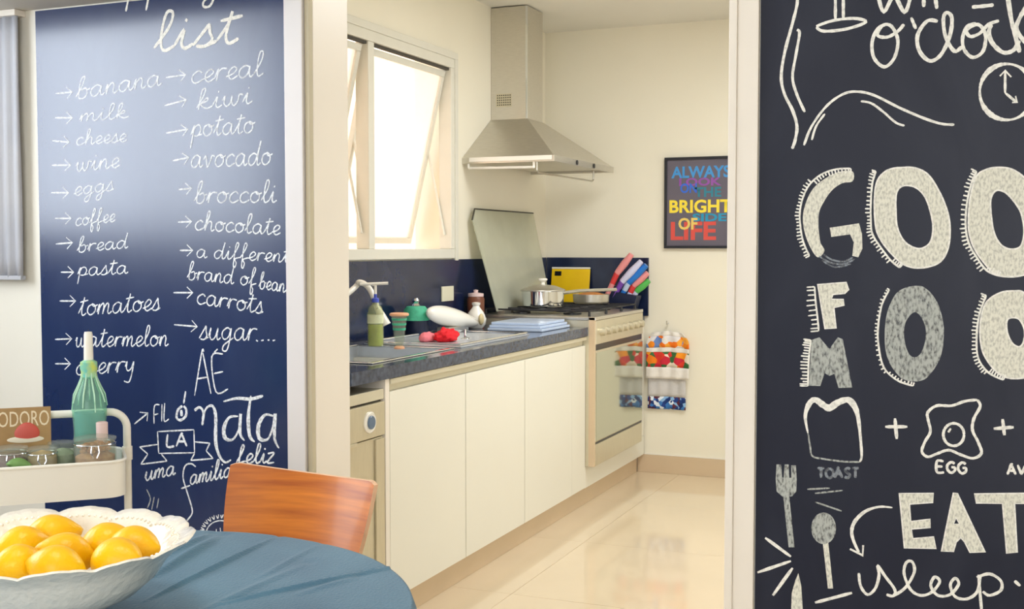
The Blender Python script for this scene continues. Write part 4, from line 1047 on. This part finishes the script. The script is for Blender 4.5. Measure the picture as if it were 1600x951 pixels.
# frying pan with crust behind
pp = onZ(884, 486, 0.953)
fp = thing('casserole', (-1.92, 5.84, 0.953), 'low steel casserole of golden food on the far burner', 'pan')
lathe('pan_body', [(0, 0), (0.085, 0), (0.095, 0.01), (0.098, 0.05), (0.093, 0.05), (0.088, 0.012), (0, 0.01)], (-1.99, 5.82, ZS), M_steel, fp)
lathe('food', [(0, 0.062), (0.04, 0.058), (0.09, 0.044), (0.0, 0.04)], (-1.99, 5.82, ZS), M_straw, fp)
# yellow board leaning on the end backsplash
yb = thing('chopping_board', (-2.23, 6.12, CT1), 'bright yellow chopping board leaning on the end backsplash', 'chopping board')
Mt = Matrix.Translation((0, 6.12, CT1+0.001)) @ Matrix.Rotation(math.radians(-10), 4, 'X') @ Matrix.Translation((0, -6.12, -CT1-0.001))
bm = bmesh.new(); add_box(bm, -2.345, -2.115, 6.12, 6.132, CT1+0.001, CT1+0.262, bev=0.004, M=Mt); obj('board', bm, M_yellow, yb)
bm = bmesh.new(); add_box(bm, -2.345, -2.115, 6.119, 6.133, CT1+0.262, CT1+0.272, bev=0.002, M=Mt); obj('grip_edge', bm, M_white, yb)
bm = bmesh.new(); add_box(bm, -2.325, -2.285, 6.1175, 6.120, CT1+0.222, CT1+0.248, bev=0.001, M=Mt); obj('hang_hole', bm, M_dark, yb)
# brown canister and small pale box behind the saucepan
cn = thing('canister', (-2.285, 5.1, CT1), 'brown earthenware canister behind the board stack', 'canister')
cx_, cy_ = -2.33, 5.09
lathe('body', [(0, 0), (0.038, 0), (0.042, 0.01), (0.042, 0.13), (0.036, 0.14), (0, 0.14)], (cx_, cy_, CT1+0.001), M_brown, cn)
lathe('lid', [(0, 0.14), (0.038, 0.141), (0.038, 0.155), (0.01, 0.16), (0.012, 0.172), (0, 0.175)], (cx_, cy_, CT1+0.001), M_pink, cn)
# knife holder with coloured knives at the far corner
kh = thing('knife_block', (-1.93, 6.09, CT1), 'dark slanted knife holder in the far corner of the worktop', 'knife block')
KY = 6.085
bm = bmesh.new()
ka = onY(938, 486, KY); kb_ = onY(992, 484, KY); kc = onY(1004, 462, KY); kd = onY(950, 452, KY)
zf = CT1+0.001
add_poly_prism(bm, [(ka.x, zf), (kb_.x-0.01, zf), (kc.x-0.02, kc.z), (kd.x, kd.z)], 'y', KY-0.045, KY+0.05)
obj('block', bm, M_navy, kh)
boxes('foot_pad', [(ka.x+0.005, kb_.x-0.015, KY-0.04, KY+0.045, CT1+0.0003, CT1+0.002)], M_dark, kh)
knives = [((948,462),(964,427),(987,397), M_kpink, M_kred, 'knife with pink handle, tallest in the holder'),
          ((958,465),(972,440),(1002,408), M_khw, M_purple, 'knife with lilac-white handle and purple collar'),
          ((968,468),(982,442),(1010,414), M_blue, M_lblue, 'knife with bright blue handle in the middle of the holder'),
          ((979,470),(990,446),(1012,426), M_kpink, M_kred, 'short knife with red-pink handle near the wall edge'),
          ((986,474),(994,455),(1014,438), M_green, M_khw, 'lowest knife with green handle in the holder')]
for k, (a, b, c, m1, m2, lab) in enumerate(knives):
    yy = KY-0.05+0.02*k*0.9
    A2, B2, C2 = onY(*a, yy), onY(*b, yy), onY(*c, yy)
    t = thing('kitchen_knife', A2, lab, 'knife', 'coloured knives in the holder')
    bm = bmesh.new(); add_tube(bm, [B2, B2.lerp(C2, .5), C2], [0.017, 0.021, 0.015], 10); obj('handle', bm, m1, t, smooth=True)
    bm = bmesh.new(); add_tube(bm, [A2.lerp(B2, .55), B2], [0.015, 0.0165], 10); obj('bolster', bm, m2, t, smooth=True)
    bm = bmesh.new(); add_tube(bm, [A2, A2.lerp(B2, .55)], [0.013, 0.015], 8); obj('blade', bm, [M_kpink, M_purple, M_blue, M_khw, M_mint][k], t, smooth=True)

# ------------------------------------------------------------ housings for the added ceiling fills (out of view)
tag(boxes('added_ceiling_lamp', [(-1.22, -0.28, 4.03, 4.97, 2.448, 2.4699)], M_lampwhite), 'flat square white housing of the added kitchen ceiling fill', 'lamp')
tag(boxes('added_ceiling_lamp', [(-1.22, -0.58, 0.58, 1.22, 2.448, 2.4699)], M_lampwhite), 'flat square white housing of the added fill over the dining table', 'lamp')

# ------------------------------------------------------------ round table with cloth
TC = Vector((-1.15, 1.2)); TR = 0.462; TZ = 0.755
tbm = thing('round_table', (TC.x, TC.y, 0), 'round pedestal dining table under the teal cloth', 'table')
lathe('tabletop', [(0, -0.03), (TR-0.02, -0.03), (TR-0.012, -0.02), (TR-0.012, -0.008), (0, -0.008)], (TC.x, TC.y, TZ), M_white, tbm, seg=64)
lathe('pedestal', [(0, 0.03), (0.06, 0.03), (0.04, 0.1), (0.035, 0.6), (0.08, TZ-0.03), (0, TZ-0.03)], (TC.x, TC.y, 0), M_white, tbm)
lathe('base', [(0, 0), (0.26, 0), (0.26, 0.01), (0.1, 0.03), (0, 0.032)], (TC.x, TC.y, 0), M_white, tbm, seg=40)
def seg_d(p, a, b):
    ab = b-a; t = max(0, min(1, (p-a).dot(ab)/ab.dot(ab))); return (p-(a+ab*t)).length, t
folds = []
for a, b, h, wd_ in [((224,941),(432,838),0.004,0.006), ((340,944),(640,880),0.0035,0.006), ((230,905),(345,836),0.005,0.012), ((250,870),(330,833),0.004,0.01),
                     ((400,905),(500,850),0.0018,0.008), ((460,930),(560,900),0.002,0.01), ((300,960),(480,880),0.002,0.01)]:
    folds.append((onZ(*a, TZ).to_2d(), onZ(*b, TZ).to_2d(), h, wd_))
bm = bmesh.new(); rings = []; NS = 520
def clz(x, y):
    p = Vector((x, y)); z = TZ+0.0012*mn.noise(Vector((x*6, y*6, 0)))
    for a, b, h, wd_ in folds:
        d, t = seg_d(p, a, b)
        ed = math.sin(PI*min(1, max(0, t)))**0.5
        z += 2.0*h*ed*math.exp(-(d/(wd_*0.8))**2)
        p2 = p-Vector((0.0, 0.012)); d2, t2 = seg_d(p2, a, b); z -= 0.5*h*math.exp(-(d2/wd_)**2)
    return z
radii = [TR*math.sqrt(i/46) if i < 4 else TR*i/46*1.0 for i in range(1, 46)]
radii = [TR*(i/130) for i in range(1, 130)]
ctr = bm.verts.new((TC.x, TC.y, clz(TC.x, TC.y)))
for r in radii:
    rings.append([bm.verts.new((TC.x+r*math.cos(k*2*PI/NS), TC.y+r*math.sin(k*2*PI/NS), clz(TC.x+r*math.cos(k*2*PI/NS), TC.y+r*math.sin(k*2*PI/NS)))) for k in range(NS)])
for j in range(1, 16):
    f = j/15; row = []
    for k in range(NS):
        a = k*2*PI/NS
        w_ = 0.5+0.5*math.sin(a*11+0.6*math.sin(3*a)); out = 0.006+f*0.035*w_*w_
        rr = TR-0.003+out
        z = TZ-0.003-0.004*(j == 1)-(0.24+0.02*math.sin(4*a))*f
        row.append(bm.verts.new((TC.x+rr*math.cos(a), TC.y+rr*math.sin(a), z)))
    rings.append(row)
for k in range(NS): bm.faces.new((ctr, rings[0][k], rings[0][(k+1) % NS]))
for A, B in zip(rings[:-1], rings[1:]):
    for k in range(NS): bm.faces.new((A[k], B[k], B[(k+1) % NS], A[(k+1) % NS]))
tag(obj('tablecloth', bm, M_cloth, smooth=80), 'creased teal-blue linen cloth covering the round table', 'tablecloth')

# ------------------------------------------------------------ fruit bowl
BC = onZ(64, 857, 0.852); BC.z = TZ+0.004
fb = thing('fruit_bowl', (BC.x, BC.y, BC.z), 'large ivory ceramic bowl with scalloped rim, full of lemons', 'bowl')
NB = 192
prof_o = [(0.0, 0.0), (0.075, 0.0), (0.08, 0.003), (0.078, 0.012), (0.09, 0.018), (0.125, 0.034), (0.150, 0.056), (0.163, 0.076), (0.176, 0.088), (0.189, 0.096), (0.193, 0.099)]
prof_i = [(0.190, 0.1015), (0.174, 0.095), (0.158, 0.084), (0.142, 0.060), (0.11, 0.036), (0.06, 0.026), (0.0, 0.025)]
bm = bmesh.new(); rings = []
bax = math.radians(22.8)
for (r, z) in prof_o+prof_i:
    if r == 0: rings.append([bm.verts.new((BC.x, BC.y, BC.z+z))]); continue
    row = []
    e = max(0.0, (r-0.150)/0.04)
    for k in range(NB):
        a = k*2*PI/NB
        lobe = abs(math.sin(a*7))**0.6; lob2 = abs(math.sin(a*21))
        rr = r*(1+e*(0.035*lobe-0.010+0.006*lob2)); zz = z+e*(0.007*lobe+0.001*lob2)
        X, Y = rr*math.cos(a), rr*0.93*math.sin(a)
        row.append(bm.verts.new((BC.x+X*math.cos(bax)-Y*math.sin(bax), BC.y+X*math.sin(bax)+Y*math.cos(bax), BC.z+zz)))
    rings.append(row)
for A, B in zip(rings[:-1], rings[1:]):
    for k in range(NB):
        k2 = (k+1) % NB
        if len(A) == 1: bm.faces.new((A[0], B[k2], B[k]))
        elif len(B) == 1: bm.faces.new((A[k], A[k2], B[0]))
        else: bm.faces.new((A[k], A[k2], B[k2], B[k]))
obj('bowl_body', bm, M_bowl, fb, smooth=70)
# embossed beads round the rim
bm = bmesh.new()
for k in range(126):
    a = k*2*PI/126; rr = 0.171*(1+0.035*abs(math.sin(a*7))**0.6)
    X, Y = rr*math.cos(a), rr*0.93*math.sin(a)
    t = bmesh.new(); bmesh.ops.create_icosphere(t, subdivisions=1, radius=0.0028)
    for v in t.verts: v.co += Vector((BC.x+X*math.cos(bax)-Y*math.sin(bax), BC.y+X*math.sin(bax)+Y*math.cos(bax), BC.z+0.0945+0.004*abs(math.sin(a*7))**0.6))
    merge(bm, t)
obj('rim_beads', bm, M_bowl, fb, smooth=True)
# lemons
def lemon_mesh():
    bm = bmesh.new(); prof = []
    L = 0.0405; R0 = 0.0300
    for k in range(25):
        t = k/24; x = -L+2*L*t; c = math.cos((t-0.5)*PI)
        r = R0*(c**0.72)
        if t > 0.93: r = max(r*0.85, 0.006*(1-(t-0.93)/0.07)) if t < 1 else 0
        prof.append((max(r, 0) if 0 < t < 1 else 0, x*(1.05 if t > 0.93 else 1)))
    add_lathe(bm, prof, 32)
    for v in bm.verts: v.co *= 1+0.02*mn.noise(v.co*30)
    return bm
lm0 = None
LZ = 0.842
lems = [(80, 838, 87, 15, 'lemon at the back left of the bowl'), (166, 850, 84, -22, 'lemon behind the others, middle right of the bowl'),
        (208, 858, 90, -8, 'rightmost large lemon in the bowl'), (104, 866, 82, 5, 'central lemon with a dark stem dot'),
        (34, 853, 78, 20, 'lemon at the left, behind its neighbour'), (28, 881, 72, 0, 'lemon at the front left of the bowl'),
        (88, 888, 84, -6, 'lowest lemon at the front of the bowl'), (182, 876, 86, -16, 'lemon at the front right of the bowl')]
for k, (px_, py_, ln, ang, lab) in enumerate(lems):
    p = onZ(px_, py_, LZ)
    
    t = thing('lemon', p, lab, 'lemon', 'lemons in the ivory bowl')
    if lm0 is None:
        bml = lemon_mesh(); lme = bpy.data.meshes.new('lemon_skin'); bmesh.ops.recalc_face_normals(bml, faces=bml.faces); bml.to_mesh(lme); bml.free()
        lme.materials.append(M_lemon)
        for f_ in lme.polygons: f_.use_smooth = True
        b2 = bmesh.new(); add_lathe(b2, [(0, -0.0425), (0.003, -0.0415), (0.004, -0.040), (0, -0.039)], 10)
        sme = bpy.data.meshes.new('stem_scar'); b2.to_mesh(sme); b2.free(); sme.materials.append(M_lemtip)
        lm0 = True
    # long axis roughly across the view, individually turned and tipped
    th_ = YAW+math.radians(ang)
    t.rotation_euler = (0, math.radians([80, 74, 82, 70, 84, 86, 80, 78][k]), th_+math.radians([0, 25, -15, 200, 10, 40, 180, -12][k]))
    s_ = ln/84.0; t.scale = (s_, s_, s_)
    o = bpy.data.objects.new('skin', lme); C.objects.link(o); o.parent = t
    o = bpy.data.objects.new('stem_scar', sme); C.objects.link(o); o.parent = t

# ------------------------------------------------------------ bent plywood chair
CHX_, CHY = -1.40, 2.17
ch = thing('dining_chair', (CHX_, CHY, 0), 'chair with curved orange-brown plywood backrest behind the table', 'chair')
def backpt(u, v, off):   # u in -1..1 across, v 0..1 up
    R_ = 0.42; th = u*0.52
    x = R_*math.sin(th); y = R_*(1-math.cos(th))
    ny = math.cos(th); nx = math.sin(th)
    x += -nx*off*-1; y += -ny*off*-1*-1
    return x, y
bm = bmesh.new(); nu, nv = 36, 12; G = []
rz = math.radians(3)
def bp(u, v, off):
    R_ = 0.40; ww = 0.47
    low = 0.06*(1-v)**2
    th = u*(ww-low*(1 if abs(u) > 0 else 0))
    r = R_-off
    x = r*math.sin(th); y = -r*(1-math.cos(th)) - off + off
    y = R_-r*1.0 - R_ + r*math.cos(th) - R_ + 0.0
    y = r*math.cos(th)-R_
    z = 0.575+0.19*v-0.012*(1-u*u)*v-0.010*u-0.004*v
    y += 0.075*(v-1.0)+0.012
    # rounded corners
    X = CHX_+x*math.cos(rz)-y*math.sin(rz); Y = CHY+x*math.sin(rz)+y*math.cos(rz)
    return Vector((X, Y, z))
tk = 0.011
F_, Bk = [], []
for j in range(nv+1):
    rf, rb = [], []
    for i in range(nu+1):
        u = -1+2*i/nu; v = j/nv
        cr_ = 0.08*(max(0, abs(u)-0.88)/0.12)**2
        v2 = v*(1-cr_)+0.5*cr_
        rf.append(bm.verts.new(bp(u, v2, tk/2))); rb.append(bm.verts.new(bp(u, v2, -tk/2)))
    F_.append(rf); Bk.append(rb)
for j in range(nv):
    for i in range(nu):
        bm.faces.new((F_[j][i], F_[j][i+1], F_[j+1][i+1], F_[j+1][i])); bm.faces.new((Bk[j][i], Bk[j+1][i], Bk[j+1][i+1], Bk[j][i+1]))
br = obj('backrest', bm, M_wood, ch, smooth=60)
bm = bmesh.new()
def strip(a, b):
    va = [bm.verts.new(v) for v in a]; vb = [bm.verts.new(v) for v in b]
    for i in range(len(va)-1): bm.faces.new((va[i], va[i+1], vb[i+1], vb[i]))
g = lambda i, j, off: bp(-1+2*i/nu, (j/nv)*(1-0.08*(max(0, abs(-1+2*i/nu)-0.88)/0.12)**2)+0.5*0.08*(max(0, abs(-1+2*i/nu)-0.88)/0.12)**2, off)
strip([g(i, nv, tk/2) for i in range(nu+1)], [g(i, nv, -tk/2) for i in range(nu+1)])
strip([g(i, 0, tk/2) for i in range(nu+1)], [g(i, 0, -tk/2) for i in range(nu+1)])
strip([g(0, j, tk/2) for j in range(nv+1)], [g(0, j, -tk/2) for j in range(nv+1)])
strip([g(nu, j, tk/2) for j in range(nv+1)], [g(nu, j, -tk/2) for j in range(nv+1)])
o = obj('ply_edge', bm, M_woodedge, br); o['label'] = 'pale exposed plywood edge'
boxes('seat', [(CHX_-0.2, CHX_+0.2, CHY-0.46, CHY-0.06, 0.44, 0.455)], M_wood, ch, bev=0.006)
for sx in (-1, 1):
    tubes('back_post', [[(CHX_+sx*0.12, CHY-0.09, 0.44), (CHX_+sx*0.12, CHY-0.03, 0.5), (CHX_+sx*0.12, CHY-0.003, 0.62)]], 0.009, M_blacksteel, ch)
    for sy in (-1, 1):
        tubes('leg', [[(CHX_+sx*0.16, CHY-0.26+sy*0.15, 0.44), (CHX_+sx*0.2, CHY-0.26+sy*0.19, 0.0)]], 0.011, M_blacksteel, ch)

# ------------------------------------------------------------ trolley
tu = Vector((0.72, 0.694, 0)); tv = Vector((0.694, -0.72, 0))
P0 = Vector((-2.2, 2.48, 0)); TL = 0.42; TW = 0.23
tr = thing('serving_trolley', (P0.x-tu.x*TL/2, P0.y-tu.y*TL/2, 0), 'ivory steel trolley with tubular handle beside the navy chalkboard', 'trolley')
def tp(a, b, z): q = P0-tu*a+tv*b; return Vector((q.x, q.y, z))      # a: leftwards from right end, b: toward room
def rrect(a0, a1, b0, b1, r, n=6):
    out = []
    for (ca, cb, s) in [(a1-r, b1-r, 0), (a0+r, b1-r, 1), (a0+r, b0+r, 2), (a1-r, b0+r, 3)]:
        for k in range(n+1):
            an = (s+k/n)*PI/2; out.append((ca+r*math.cos(an), cb+r*math.sin(an)))
    return out
def tray(z0, z1):
    bm = bmesh.new(); out = rrect(0.0, TL, 0.0, TW, 0.05); inn = rrect(0.004, TL-0.004, 0.004, TW-0.004, 0.046)
    ob_ = [bm.verts.new(tp(a, b, z0)) for a, b in out]; ot = [bm.verts.new(tp(a, b, z1)) for a, b in out]
    it = [bm.verts.new(tp(a, b, z1)) for a, b in inn]; ib = [bm.verts.new(tp(a, b, z0+0.004)) for a, b in inn]
    n = len(out)
    bm.faces.new(ob_); bm.faces.new(ib)
    for i in range(n):
        j = (i+1) % n
        bm.faces.new((ob_[i], ob_[j], ot[j], ot[i])); bm.faces.new((ot[i], ot[j], it[j], it[i])); bm.faces.new((it[i], it[j], ib[j], ib[i]))
    o = obj('tray', bm, M_trolley, tr, smooth=30)
    bm = bmesh.new(); add_tube(bm, [tp(a, b, z1) for a, b in out], 0.0045, 8, closed=True); obj('tray_rim', bm, M_trolley, o, smooth=True)
TT = 0.706
tray(0.615, TT); tray(0.31, 0.39); tray(0.08, 0.15)
# inverted U handle in the back plane
hz = 0.808; rC = 0.045; hp = [tp(-0.012, 0.03, 0.06), tp(-0.012, 0.03, hz-rC)]
for k in range(1, 8):
    an = k/8*PI/2; hp.append(tp(-0.012+rC*(1-math.cos(an)), 0.03, hz-rC+rC*math.sin(an)))
hp.append(tp(-0.012+rC, 0.03, hz)); hp.append(tp(TL+0.012-rC, 0.03, hz))
for k in range(1, 8):
    an = k/8*PI/2; hp.append(tp(TL+0.012-rC+rC*math.sin(an), 0.03, hz-rC*(1-math.cos(an))))
hp.append(tp(TL+0.012, 0.03, hz-rC)); hp.append(tp(TL+0.012, 0.03, 0.06))
bm = bmesh.new(); add_tube(bm, hp, 0.0105, 12); obj('handle_tube', bm, M_trolley, tr, smooth=True)
for a in (-0.012, TL+0.012):
    bm = bmesh.new(); add_tube(bm, [tp(a, 0.03, TT-0.03), tp(a, 0.03, TT+0.006)], 0.0135, 12); obj('clamp', bm, M_trolley, tr, smooth=True)
for a in (-0.012, TL+0.012):
    for b in (0.03, TW-0.03):
        bm = bmesh.new()
        if b > 0.1: add_tube(bm, [tp(a*0.9+0.02*(a < 0), b, 0.06), tp(a*0.9+0.02*(a < 0), b, 0.08)], 0.01, 8)
        q = tp(a, b, 0.03)
        add_tube(bm, [q+tu*-0.008, q+tu*0.008], 0.028, 16); obj('castor', bm, M_dark, tr, smooth=True)
FLZ = 0.620
# bottle with candle
def lp(px_, b, z): # point in tray at lateral pixel px_ and depth b
    best = None
    for k in range(0, 421):
        q = tp(k*0.001, b, z); d = np.array(q)-_O
        x = 800+FPX*(d@_R)/(d@_F)
        if best is None or abs(x-px_) < best[0]: best = (abs(x-px_), q)
    return best[1]
p = lp(142, 0.062, FLZ)
bt = thing('bottle', p, 'aqua glass bottle holding a white candle on the trolley', 'bottle')
bp_ = [(0, 0), (0.036, 0), (0.04, 0.006), (0.0405, 0.15), (0.0435, 0.19), (0.044, 0.222), (0.038, 0.242), (0.027, 0.265), (0.019, 0.285), (0.0165, 0.305), (0.0165, 0.31), (0.02, 0.313), (0.02, 0.325), (0.015, 0.327)]
lathe('glass_body', bp_, p, M_glassteal, bt)
lathe('base_liquid', [(0, 0.004), (0.036, 0.006), (0.038, 0.05), (0.0385, 0.195), (0, 0.196)], p, M_glassblue, bt)
lathe('wax_drips', [(0.0172, 0.285), (0.021, 0.29), (0.0195, 0.30), (0.0225, 0.312), (0.0215, 0.328), (0.012, 0.334)], p, mat('yellow_green_wax', (206, 222, 110), 0.4, rgb2=(110, 200, 190), scale=50), bt, seg=20)
bm = bmesh.new()
for k in range(9):
    a = k*2*PI/9+0.2; add_tube(bm, [p+Vector((math.cos(a)*r, math.sin(a)*r, z)) for r, z in [(0.018, 0.30), (0.0205, 0.285), (0.0285, 0.265), (0.0395, 0.242), (0.0452, 0.222-0.012*(k % 3))]], [0.002, 0.002, 0.0022, 0.0022, 0.0015], 6)
obj('wax_runs', bm, mat('pale_green_wax', (190, 226, 200), 0.4, var=0.1), bt, smooth=True)
cdl = lathe('candle', [(0, 0.328), (0.0125, 0.328), (0.0112, 0.40), (0.0095, 0.408), (0, 0.409)], p, M_candle, None, seg=20)
tag(cdl, 'white taper candle stuck in the aqua bottle', 'candle')
cdl2 = tubes('wick', [[p+Vector((0, 0, 0.408)), p+Vector((0.001, 0, 0.415))]], 0.0008, M_dark, cdl, seg=5)
# jars
def jar(px_, b, r, h, label, fillm, fh, clamp=True, lid_m=None):
    q = lp(px_, b, FLZ)
    t = thing('glass_jar', q, label, 'jar', 'glass jars in the top tray')
    lathe('glass_body', [(0, 0.001), (r*0.92, 0.001), (r, 0.008), (r, h*0.82), (r*0.9, h*0.88), (r*0.92, h*0.9), (r*0.87, h*0.9), (r*0.86, h*0.86), (r*0.94, h*0.8), (r*0.94, 0.01), (0, 0.007)], q, M_glass, t)
    lathe('contents', [(0, 0.0085), (r*0.93, 0.0085), (r*0.93, fh*0.9), (r*0.6, fh), (0, fh*1.05)], q, fillm, t)
    lathe('lid', [(0, h*0.905), (r*0.95, h*0.905), (r*1.02, h*0.93), (r*1.02, h*0.96), (r*0.7, h*0.99), (0, h)], q, lid_m or M_glass, t)
    if clamp:
        bm = bmesh.new(); add_tube(bm, [q+Vector((r*0.97*math.cos(a), r*0.97*math.sin(a), h*0.86)) for a in [k*2*PI/24 for k in range(24)]], 0.0016, 6, closed=True)
        cd_ = -Vector((q.x, q.y, 0)).normalized(); s2 = Vector((-cd_.y, cd_.x, 0))
        for s in (-1, 1):
            add_tube(bm, [q+cd_*r*1.0+s2*s*0.008+Vector((0, 0, h*0.86)), q+cd_*r*1.06+s2*s*0.01+Vector((0, 0, h*0.75)), q+cd_*r*1.06+s2*s*0.004+Vector((0, 0, h*0.66))], 0.0016, 6)
        obj('wire_clamp', bm, M_chrome, t, smooth=True)
    return t, q
jt, jq = jar(150, 0.165, 0.052, 0.148, 'clip-top glass jar of nuts below the bottle', M_nuts, 0.105)
bm = bmesh.new()
for k in range(80):
    a = random.uniform(0, 2*PI); rr = 0.046*math.sqrt(random.random()); t_ = bmesh.new()
    bmesh.ops.create_icosphere(t_, subdivisions=1, radius=0.0075)
    for v in t_.verts: v.co = Vector((v.co.x*1.3, v.co.y*0.8, v.co.z*0.8))
    xf(t_, t_.verts, Matrix.Translation(jq+Vector((rr*math.cos(a)*0.82, rr*math.sin(a)*0.82, 0.108+random.uniform(0, 0.016)))) @ Matrix.Rotation(random.uniform(0, 6), 4, 'Z') @ Matrix.Rotation(random.uniform(0, 2), 4, 'X'))
    merge(bm, t_)
o = obj('nuts', bm, M_nuts, jt, smooth=True); o['kind'] = 'stuff'
jar(98, 0.10, 0.034, 0.13, 'small jar of pale grain right of the book', M_herb, 0.105, clamp=False)
jar(67, 0.165, 0.038, 0.128, 'glass jar of ochre pasta in front of the book', M_spice, 0.112)
jt2, jq2 = jar(18, 0.165, 0.041, 0.134, 'leftmost glass jar with dark onions inside', M_plum, 0.108)
q = lp(150, 0.05, FLZ)
# pale pink candle cup behind the jar
q = lp(161, 0.112, FLZ)
pc_ = thing('candle_cup', q, 'pale pink candle cup between bottle and handle', 'candle cup')
lathe('cup', [(0, 0), (0.013, 0), (0.014, 0.01), (0.015, 0.172), (0.012, 0.174), (0.012, 0.16), (0, 0.159)], q, M_pink, pc_, seg=24)
# leaf resting on the left jars
bm = bmesh.new(); q = lp(30, 0.212, 0.705)
V = []
for i in range(9):
    t_ = i/8; wd_ = 0.016*math.sin(PI*t_)**0.7
    c_ = q+tu*(-0.03+0.062*t_)+Vector((0, 0, 0.004*math.sin(t_*3)+0.010-0.012*t_))
    V.append([bm.verts.new(c_+Vector((0, 0, wd_))), bm.verts.new(c_+tv*0.004), bm.verts.new(c_-Vector((0, 0, wd_*0.8)))])
for i in range(8):
    for s in (0, 1): bm.faces.new((V[i][s], V[i+1][s], V[i+1][s+1], V[i][s+1]))
o = obj('leaf', bm, M_leaf, None, smooth=True, solid=0.001); tag(o, 'green leaf lying over the leftmost jar', 'leaf')
# book
bk = thing('cookbook', lp(40, 0.06, FLZ), 'kraft-brown cookbook with cream lettering standing behind the jars', 'book')
def bpnt(px_, z, b): return lp(px_, b, z)
r1 = lp(80, 0.075, 0.75); l1 = r1-tu*0.20
Mb = Matrix.Translation(Vector((l1.x, l1.y, FLZ+0.002))) @ Matrix(((tu.x, -tv.x, 0, 0), (tu.y, -tv.y, 0, 0), (0, 0, 1, 0), (0, 0, 0, 1))) @ Matrix.Rotation(math.radians(-4), 4, 'X')
BH = 0.212
bm = bmesh.new(); add_box(bm, 0, 0.2, 0, 0.002, 0, BH, M=Mb); add_box(bm, 0, 0.2, 0.018, 0.02, 0, BH, M=Mb); obj('cover', bm, M_paper, bk)
bm = bmesh.new(); add_box(bm, 0.003, 0.197, 0.002, 0.018, 0.003, BH-0.003, M=Mb); obj('page_block', bm, M_pages, bk)
text_mesh('POMODORO', 0.004, BH-0.048, 0.196, BH-0.008, -0.0006, M_letter, bk, name='cover_title', off=0.0, shear=0.0, M=Mb)
bm = bmesh.new(); t_ = bmesh.new(); bmesh.ops.create_uvsphere(t_, u_segments=24, v_segments=14, radius=1.0)
for v in t_.verts:
    v.co = Vector((0.142+v.co.x*0.03*(1-0.2*v.co.z), -0.001+v.co.y*0.0012, 0.150+v.co.z*0.024))
xf(t_, t_.verts, Mb); merge(bm, t_); obj('cover_tomato', bm, M_tomato, bk, smooth=True)
bm = bmesh.new(); t_ = bmesh.new(); bmesh.ops.create_uvsphere(t_, u_segments=24, v_segments=10, radius=1.0)
for v in t_.verts: v.co = Vector((0.138+v.co.x*0.045, -0.0008+v.co.y*0.001, 0.130+v.co.z*0.009))
xf(t_, t_.verts, Mb); merge(bm, t_); obj('cover_plate', bm, M_pages, bk, smooth=True)
